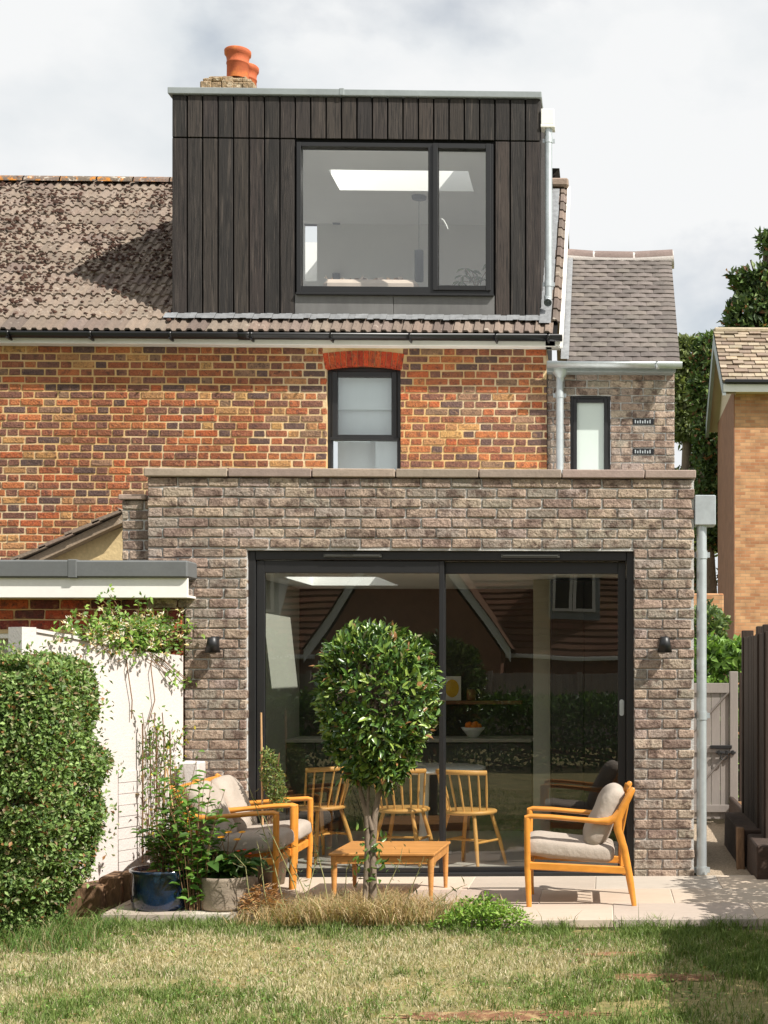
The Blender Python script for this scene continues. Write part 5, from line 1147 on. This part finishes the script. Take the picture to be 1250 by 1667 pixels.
# shrub in pot with stake in front of the left door frame
pz = P(442, 1400, 10.2); pz.z = 0
pot3 = thing('potted_shrub', 'small-leaved potted shrub with tall stake before the left door frame', 'plant pot', pz)
simple('pot', 'stone_pot', pot3, lambda b: b.lathe([(0, 0), (.09, 0), (.12, .2), (.13, .2), (.13, .24), (.115, .24), (.1, .18), (0, .18)], pz, 28))
simple('stake', 'cane', pot3, lambda b: b.tube([pz+Vector((-.06, 0, .15)), P(425, 1160, 10.2)], [.009, .007], 7))
K = 1500; d = rnd_dirs(K); rr = NR.uniform(.3, 1, K)**.5; c = P(445, 1270, 10.2)
leaves('foliage', 'leaf', pot3, np.stack([c.x+.085*d[:, 0]*rr-(d[:, 2]*rr)*.05, c.y+.08*d[:, 1]*rr, c.z+.24*d[:, 2]*rr], 1), rnd_dirs(K)+np.array([[0, 0, .5]]), rnd_dirs(K), NR.uniform(.015, .035, K), NR.uniform(.008, .013, K), pick([(.12, .19, .04), (.22, .27, .08), (.09, .13, .03), (.30, .22, .07)], [3, 3, 2, 1], K), False)
mb = MB()
for k in range(10): mb.tube([pz+Vector((R.uniform(-.03, .03), 0, .17)), (pz+c)/2+Vector((R.uniform(-.04, .04), 0, .1)), c+Vector((R.uniform(-.07, .05), R.uniform(-.05, .05), R.uniform(-.1, .2)))], [.005, .004, .002], 5)
mb.build('stems', 'twig', pot3)
# ---- honeysuckle over the wall, climber below
def onwall(px, py, off):
    # point on the wall face plane
    u = (px-CX)/F; dr = Vector((math.sin(TH)+u*math.cos(TH), math.cos(TH)-u*math.sin(TH), (CY-py)/F)); o = Vector((0, 0, H)); pl = A_w+nW*off
    t = (pl-o).dot(nW)/dr.dot(nW); return o+dr*t
A_w = P(62, 1400, 9.25); A_w.z = 0
hk = thing('honeysuckle', 'honeysuckle with cream flowers spilling over the white wall top', 'climber', onwall(220, 1070, 0))
P_ = []; F_ = []; mb = MB()
def strand(b, pts, r=.004): b.tube(pts, [r]*len(pts), 5)
for k in range(260):
    px = min(310, max(98, R.gauss(222, 44))); py = R.gauss(1036, 15)-.0008*(px-222)**2*0; 
    if py > 1075 or py < 975: continue
    c = onwall(px, py, R.uniform(-.28, .05)); 
    for j in range(11): P_.append(c+Vector((R.gauss(0, .045), R.gauss(0, .045), R.gauss(0, .035))))
    if R.random() < .85: F_.append(c+Vector((R.gauss(0, .03), -.05, R.gauss(0, .03))))
for (px, py) in ((165, 975), (180, 968), (185, 985), (226, 980), (240, 985), (120, 1000), (110, 1020), (312, 1025), (325, 1022), (300, 1020), (318, 1040), (140, 1000), (280, 1110), (275, 1095), (312, 1112), (300, 1105), (216, 1070)):
    c = onwall(px, py, .02)
    for j in range(9): P_.append(c+Vector((R.gauss(0, .028), R.gauss(0, .03), R.gauss(0, .028))))
    strand(mb, [onwall(222, 1050, -.05), onwall((222+px)/2, (1050+py)/2-6, 0), c], .003)
strand(mb, [onwall(205, 1060, -.06), onwall(207, 1085, .02), onwall(215, 1140, .015), onwall(214, 1170, .01)], .004); strand(mb, [onwall(245, 1060, -.06), onwall(246, 1090, .02), onwall(252, 1140, .02), onwall(240, 1180, .01)], .004)
for k in range(30):
    px, py = R.gauss(225, 50), R.gauss(1045, 14); strand(mb, [onwall(px, py, -.1), onwall(px+R.uniform(-30, 30), py-10, .0), onwall(px+R.uniform(-50, 50), py+R.uniform(-20, 15), .02)], .003)
mb.build('stems', 'twig', hk); P_ = np.array([tuple(v) for v in P_]); K = len(P_)
leaves('foliage', 'leaf', hk, P_, rnd_dirs(K)+np.array([[0, -.2, .3]]), unit(rnd_dirs(K)*.6+np.array([[.2, -.5, .8]])), NR.uniform(.03, .055, K), NR.uniform(.018, .03, K), pick([(.12, .23, .035), (.21, .33, .06), (.29, .38, .08), (.08, .15, .025)], [3, 3, 2, 2], K), False)
fp = np.array([tuple(v) for v in F_ for _ in range(10)])+NR.normal(size=(len(F_)*10, 3))*.008; K = len(fp)
leaves('blossom', 'petal', hk, fp, rnd_dirs(K)+np.array([[.1, -.4, .3]]), rnd_dirs(K), NR.uniform(.025, .04, K), .011, pick([(.8, .72, .55), (.8, .62, .3), (.85, .8, .7), (.7, .35, .12)], [4, 2, 3, 1], K, .1), False)
clb = thing('climbing_plant', 'thin climber with yellow leaves trained up the white wall on canes', 'climber', onwall(260, 1400, .1))
mb = MB(); P_ = []
for k in range(9):
    px = 236+k*4.5; pts = [onwall(px+R.uniform(-3, 3)+3*math.sin(j*1.3+k), 1400-j*30, .06+R.uniform(-.02, .02)) for j in range(8 if k % 3 else 9)]; strand(mb, pts, R.uniform(.002, .004))
    for v in pts[1:]:
        for j in range(4): P_.append(v+Vector((R.gauss(0, .035), R.gauss(0, .03), R.gauss(0, .05))))
for k in range(30):
    px, py = R.uniform(240, 300), R.uniform(1185, 1260); v = onwall(px, py, .06)
    for j in range(5): P_.append(v+Vector((R.gauss(0, .03), R.gauss(0, .03), R.gauss(0, .03))))
for k in range(3): strand(mb, [onwall(232+k*24, 1405, .05), onwall(232+k*22, 1178+k*6, .05)], .006)
mb.build('stems', 'twig', clb); P_ = np.array([tuple(v) for v in P_]); K = len(P_)
leaves('foliage', 'leaf', clb, P_, rnd_dirs(K)+np.array([[0, -.2, 0]]), rnd_dirs(K), NR.uniform(.025, .05, K), NR.uniform(.014, .026, K), pick([(.10, .19, .03), (.17, .27, .05), (.5, .42, .06), (.3, .2, .06)], [4, 4, 1.2, 1], K), False)
# broad-leaved shoots between wall and pots
bsb = P(320, 1480, 9.12); bsb.z = .001
lsh = thing('leafy_shrub', 'loose leafy shrub rising between blue pot and armchairs', 'shrub', bsb)
shoots(lsh, bsb, 30, .27, .92, .08, [(.09, .20, .03), (.15, .28, .05), (.06, .13, .02)], [3, 3, 2], 12)

# ---- bed plants: dry grass, fennel stalks, ground cover
K = 6800; gx_ = NR.normal(PX(585, 9), .33, K)+.05*np.round(NR.normal(0, 2, K))*0; gy_ = NR.uniform(8.72, 9.2, K); kp = (gx_ > -2.35) & (gx_ < -.62); gx_ = gx_[kp]; gy_ = gy_[kp]; K = len(gx_)
blades('dry_grass', 'grass', None, np.stack([gx_, gy_, np.full(K, ZL+.03)], 1), NR.uniform(.05, .24, K)*(1-.35*np.abs(gx_-PX(595, 9))), NR.uniform(.0014, .0042, K), NR.uniform(.2, 1.5, K), pick([(.52, .40, .22), (.44, .30, .15), (.58, .46, .28), (.30, .20, .10), (.25, .28, .10)], [4, 3, 3, 2, 2], K), kind='stuff', label='tuft of long dry grass around the foot of the bay tree', category='dry grass')
gcv = thing('ground_cover', 'low bright green leafy plant at the lawn edge before the right armchair', 'plant', P(790, 1490, 8.75))
K = 2600; ax_ = NR.normal(0, 1, K); px_ = 785+ax_*42; kp = (px_ > 695) & (px_ < 880); px_ = px_[kp]; K = len(px_); yy_ = NR.uniform(8.58, 8.95, K); xs_ = np.array([PX(a, b) for a, b in zip(px_, yy_)])
hh_ = NR.uniform(0, 1, K)*(.13+.09*vnoise(xs_+9, yy_, 5, 3))*np.exp(-((px_-790)/80)**2)+.01
leaves('foliage', 'leaf', gcv, np.stack([xs_, yy_, ZL+hh_], 1), rnd_dirs(K)+np.array([[0, 0, .4]]), unit(rnd_dirs(K)*.6+np.array([[0, 0, 1.]])), NR.uniform(.02, .042, K), NR.uniform(.012, .022, K), pick([(.16, .28, .04), (.23, .36, .06), (.10, .19, .03), (.3, .4, .1)], [3, 3, 2, 1], K), False)
mb = MB()
for k in range(40):
    i = R.randrange(K); mb.tube([(xs_[i], yy_[i], ZL-.01), (xs_[i]+R.uniform(-.03, .03), yy_[i], ZL+hh_[i])], [.002, .0015], 4)
mb.build('stems', 'twig', gcv)
fen = thing('fennel', 'thin fennel and dry stalks rising before the left armchairs', 'plant', (PX(455, 8.95), 8.95, ZL))
mb = MB(); P_ = []
for (p0, p1) in (((470, 1480), (398, 1260)), ((500, 1478), (430, 1330)), ((515, 1470), (452, 1370)), ((540, 1460), (505, 1330)), ((440, 1480), (418, 1370)), ((480, 1475), (520, 1380)), ((632, 1470), (590, 1330)), ((650, 1470), (690, 1395)), ((620, 1465), (655, 1380)), ((660, 1475), (760, 1440)), ((430, 1480), (380, 1390)), ((560, 1475), (575, 1395))):
    a = P(*p0, 8.95); a.z = ZL; b_ = P(*p1, 8.95+R.uniform(-.1, .1)); m_ = (a+b_)/2+Vector((R.uniform(-.03, .03), 0, .03)); mb.tube([a, a*.6+b_*.4+Vector((R.uniform(-.03, .03), 0, .02)), m_*.5+b_*.5+Vector((R.uniform(-.02, .02), 0, .015)), b_], [.0045, .0035, .0028, .0015], 6, col=None)
    for j in range(16): t = R.uniform(.45, 1); P_.append(a*(1-t)+b_*t+Vector((R.gauss(0, .03), R.gauss(0, .02), R.gauss(0, .02))))
mb.build('stems', 'fennel_stem', fen); P_ = np.array([tuple(v) for v in P_]); K = len(P_)
leaves('foliage', 'leaf', fen, P_, rnd_dirs(K)+np.array([[0, 0, .4]]), rnd_dirs(K), NR.uniform(.03, .07, K), .004, pick([(.16, .2, .1), (.26, .22, .1), (.1, .16, .06)], [3, 2, 2], K), False)
frn = thing('dry_fern', 'clump of orange-brown dried fronds beside the stone pot', 'plant', (PX(425, 9.0), 9.0, ZL))
K = 700; c = P(428, 1440, 9.0); aa = NR.uniform(0, 6.283, K); t = NR.uniform(.1, 1, K)
leaves('fronds', 'leaf', frn, np.stack([c.x+.13*np.cos(aa)*t, 9.0+.1*np.sin(aa)*t, ZL+.05+.2*NR.uniform(0, 1, K)*(1.1-t*.6)], 1), np.stack([np.cos(aa), np.sin(aa), NR.uniform(-.3, .6, K)], 1), rnd_dirs(K), NR.uniform(.03, .07, K), .006, pick([(.50, .26, .10), (.42, .24, .12), (.55, .36, .18)], [3, 2, 1], K), False)

# ---- lawn grass
def lawn_pts(K, x0, x1, y0, y1):
    x = NR.uniform(x0, x1, K); y = NR.uniform(y0, y1, K); return x, y
tc_ = 11000; tx_, ty_ = lawn_pts(tc_, -4.3, 1.7, 5.9, 8.72); xs1 = np.concatenate([np.repeat(tx_, 11)+NR.normal(0, .014, tc_*11), NR.uniform(-4.3, 1.7, 40000)]); ys1 = np.concatenate([np.repeat(ty_, 11)+NR.normal(0, .014, tc_*11), NR.uniform(5.9, 8.72, 40000)])
xs2, ys2 = lawn_pts(14000, -3.6, -.6, 8.72, 9.02)
xs3, ys3 = lawn_pts(30000, -6, 2, 2.5, 5.9)
x = np.concatenate([xs1, xs2, xs3]); y = np.concatenate([ys1, ys2, ys3])
big = .6*vnoise(x+50, y+50, .9, 1)+.4*vnoise(x+50, y+50, 2.7, 2); fine = vnoise(x+50, y+50, 9, 4)
greenness = np.clip(.31+.42*(x+1.6)/2.6*np.clip((x+1.6), 0, 1)+(big-.5)*1.5+(fine-.5)*.5+.22*(y > 8.5), .08, .97)
bald = (vnoise(x+70, y+70, 2.1, 9) > .80) & (x > -1.2)
bald |= (((x-.28)/.34)**2+((y-7.35)/.09)**2 < 1) | (((x-.12)/.3)**2+((y-7.95)/.06)**2 < 1) | (((x+.5)/.6)**2+((y-6.55)/.12)**2 < 1)
kp = NR.random(len(x)) < np.where(bald, .18, 1); x, y, greenness, fine = x[kp], y[kp], greenness[kp], fine[kp]; K = len(x)
g = pick([(.13, .19, .045), (.17, .235, .065), (.22, .285, .09), (.085, .14, .03)], [3, 3, 2, 2], K, .25); s_ = pick([(.52, .46, .30), (.45, .39, .24), (.60, .53, .38), (.36, .34, .19)], [3, 3, 2, 2], K, .2)
isg = (NR.random(K) < greenness)[:, None]; col = np.where(isg, g, s_)
h = np.where(isg[:, 0], NR.uniform(.02, .06, K), NR.uniform(.012, .04, K))*(.7+.6*fine); h *= 1+.35*np.clip(x+.4, 0, 1); h *= np.where((NR.random(K) < .015), 1.8, 1); h *= 1+.5*(y > 8.55)
blades('grass', 'grass', None, np.stack([x, y, np.full(K, ZL-.004)], 1), h, NR.uniform(.0016, .0034, K), NR.uniform(.15, .95, K), col, kind='stuff', label='patchy short lawn grass, part green and part dry', category='grass')
# worn patches of bare earth
for (ex, ey, ea, eb) in ((.28, 7.35, .36, .10), (.12, 7.95, .30, .06), (-.5, 6.55, .55, .11)):
    mb = MB(); vs = [(ex, ey, ZL+.016)]; n_ = 40
    for k in range(n_): a_ = 2*math.pi*k/n_; f_ = R.uniform(.7, 1.15); vs.append((ex+ea*f_*math.cos(a_), ey+eb*f_*math.sin(a_), ZL+.004))
    mb.add(vs, [(0, 1+k, 1+(k+1) % n_) for k in range(n_)], True); mb.build('bare_earth', 'soil', None, kind='structure')
# weeds and litter in the lawn
K2 = 5200; wx, wy = lawn_pts(K2, -4.2, 1.5, 5.9, 8.7); ok = vnoise(wx+30, wy+30, 3.5, 12) > .52; wx, wy = wx[ok], wy[ok]; K2 = len(wx)
leaves('lawn_weeds', 'leaf', None, np.stack([wx, wy, ZL+NR.uniform(.008, .035, K2)], 1), rnd_dirs(K2)*np.array([[1, 1, .3]]), unit(rnd_dirs(K2)*.35+np.array([[0, -.1, 1.]])), NR.uniform(.012, .03, K2), NR.uniform(.008, .02, K2), pick([(.14, .25, .05), (.2, .32, .07), (.1, .18, .04), (.4, .26, .13), (.5, .4, .22)], [4, 3, 3, 1, .6], K2), False, kind='stuff', label='small clover and broad-leaved weeds scattered through the lawn', category='weeds')
# longer weeds at the foot of the hedge
K = 3000; x = NR.uniform(-4.2, -3.0, K); y = NR.uniform(8.05, 9.0, K)
blades('long_grass', 'grass', None, np.stack([x, y, np.full(K, ZL)], 1), NR.uniform(.05, .17, K), NR.uniform(.0015, .0035, K), NR.uniform(.3, 1.2, K), pick([(.11, .19, .04), (.3, .27, .13), (.08, .15, .03)], [3, 2, 3], K), kind='stuff', label='long grass and weeds at the foot of the hedge', category='grass')

# ================================================================== BEHIND THE CAMERA (seen in the glass)
bf = thing('back_fence', 'weathered grey board fence at the far end of the garden', 'fence', (-2, -8.6, 0))
xx = -12.
while xx < 6: mb = MB(); mb.cbox(xx, xx+.145, -8.6, -8.58, ZL-.04, 1.45+R.uniform(-.01, .01), .003); mb.build('board', 'fence_grey', bf); xx += .15
for k in range(10): mb = MB(); mb.cbox(-12+k*1.9, -11.9+k*1.9, -8.57, -8.47, ZL-.05, 1.5, .005); mb.build('post', 'fence_grey', bf)
YH = -28.
bgl = thing('bungalow', 'brown-tiled bungalow with white gable boards, mirrored in the sliding door', 'house', (-5, YH-4, 0))
simple('wall', 'far_brick', bgl, lambda b: b.box(-22, 14, YH-9, YH-.4, -.1, 2.0))
def broof(b):
    nr = 34; rise = 8.0; run = 8.2
    for r in range(nr):
        y0_ = YH-run*r/nr; z0_ = 2.05+rise*r/nr; y1_ = YH-run*(r+1)/nr-.03; z1_ = 2.05+rise*(r+1)/nr-.02
        x_ = -23.
        while x_ < 15:
            wv = R.uniform(.8, 1.6); b.add([(x_, y0_, z0_+.05), (x_+wv, y0_, z0_+.05), (x_+wv, y1_, z1_+.03), (x_, y1_, z1_+.03), (x_, y0_, z0_), (x_+wv, y0_, z0_)], [(1, 0, 3, 2), (0, 1, 5, 4)], col=jitcol(lin(116, 84, 62), .2)); x_ += wv
simple('roof', 'roof_far', bgl, broof)
box('gutter', 'white_paint', bgl, -23, 15, YH+.0, YH+.14, 1.9, 2.06, .02)
gxc, gy = -6.6, YH+2.2
simple('gable_wall', 'far_brick', bgl, lambda b: b.prism([(gxc-3.1, -.1), (gxc+3.1, -.1), (gxc+3.1, 2.1), (gxc, 6.6), (gxc-3.1, 2.1)], gy-4, gy))
for s in (-1, 1): simple('bargeboard', 'white_paint', bgl, lambda b: b.prism([(gxc, 6.75), (gxc+s*3.45, 1.75), (gxc+s*3.45, 2.2), (gxc, 7.2)] if s > 0 else [(gxc, 7.2), (gxc-3.45, 2.2), (gxc-3.45, 1.75), (gxc, 6.75)], gy+.01, gy+.07))
for s in (-1, 1): simple('gable_roof', 'roof_far', bgl, lambda b: b.add([(gxc, gy+.2, 7.25), (gxc+s*3.5, gy+.2, 2.2), (gxc+s*3.5, gy-6, 2.2), (gxc, gy-6, 7.25)], [(0, 1, 2, 3)], col=lin(116, 84, 62)))
for dx in (-1.1, -12.6):
    dw = part_empty('dormer', bgl, (dx, YH-1.5, 3.4))
    simple('dormer_cheeks', 'grey_metal', dw, lambda b: b.box(dx-.85, dx+.85, YH-4, YH-1.3, 3.2, 5.1))
    simple('dormer_roof', 'white_paint', dw, lambda b: b.cbox(dx-1.1, dx+1.1, YH-4.2, YH-1.0, 5.1, 5.3, .02))
    simple('window_frame', 'white_paint', dw, lambda b: (fr(b, dx-.7, dx-.01, 3.6, 5.05, YH-1.3, YH-1.2, .1), fr(b, dx+.01, dx+.7, 3.6, 5.05, YH-1.3, YH-1.2, .1)))
    simple('pane', 'black_plastic', dw, lambda b: b.box(dx-.62, dx+.62, YH-1.29, YH-1.26, 3.65, 5.0))
hedge('garden_bush', 'dark bush by the back fence', 'shrub', -9.5, -6.5, -8.3, -6.5, ZL, 2.3, 5000, .12, GRN, [3, 3, 1, 2], 55, .1)

hedge('border_planting', 'dark leafy border behind the camera, mirrored in the sliding door', 'shrub', -8.5, 4.2, -2.6, -1.2, ZL, 1.08, 30000, .09, GRN, [3, 3, 1, 2], 57, .0)
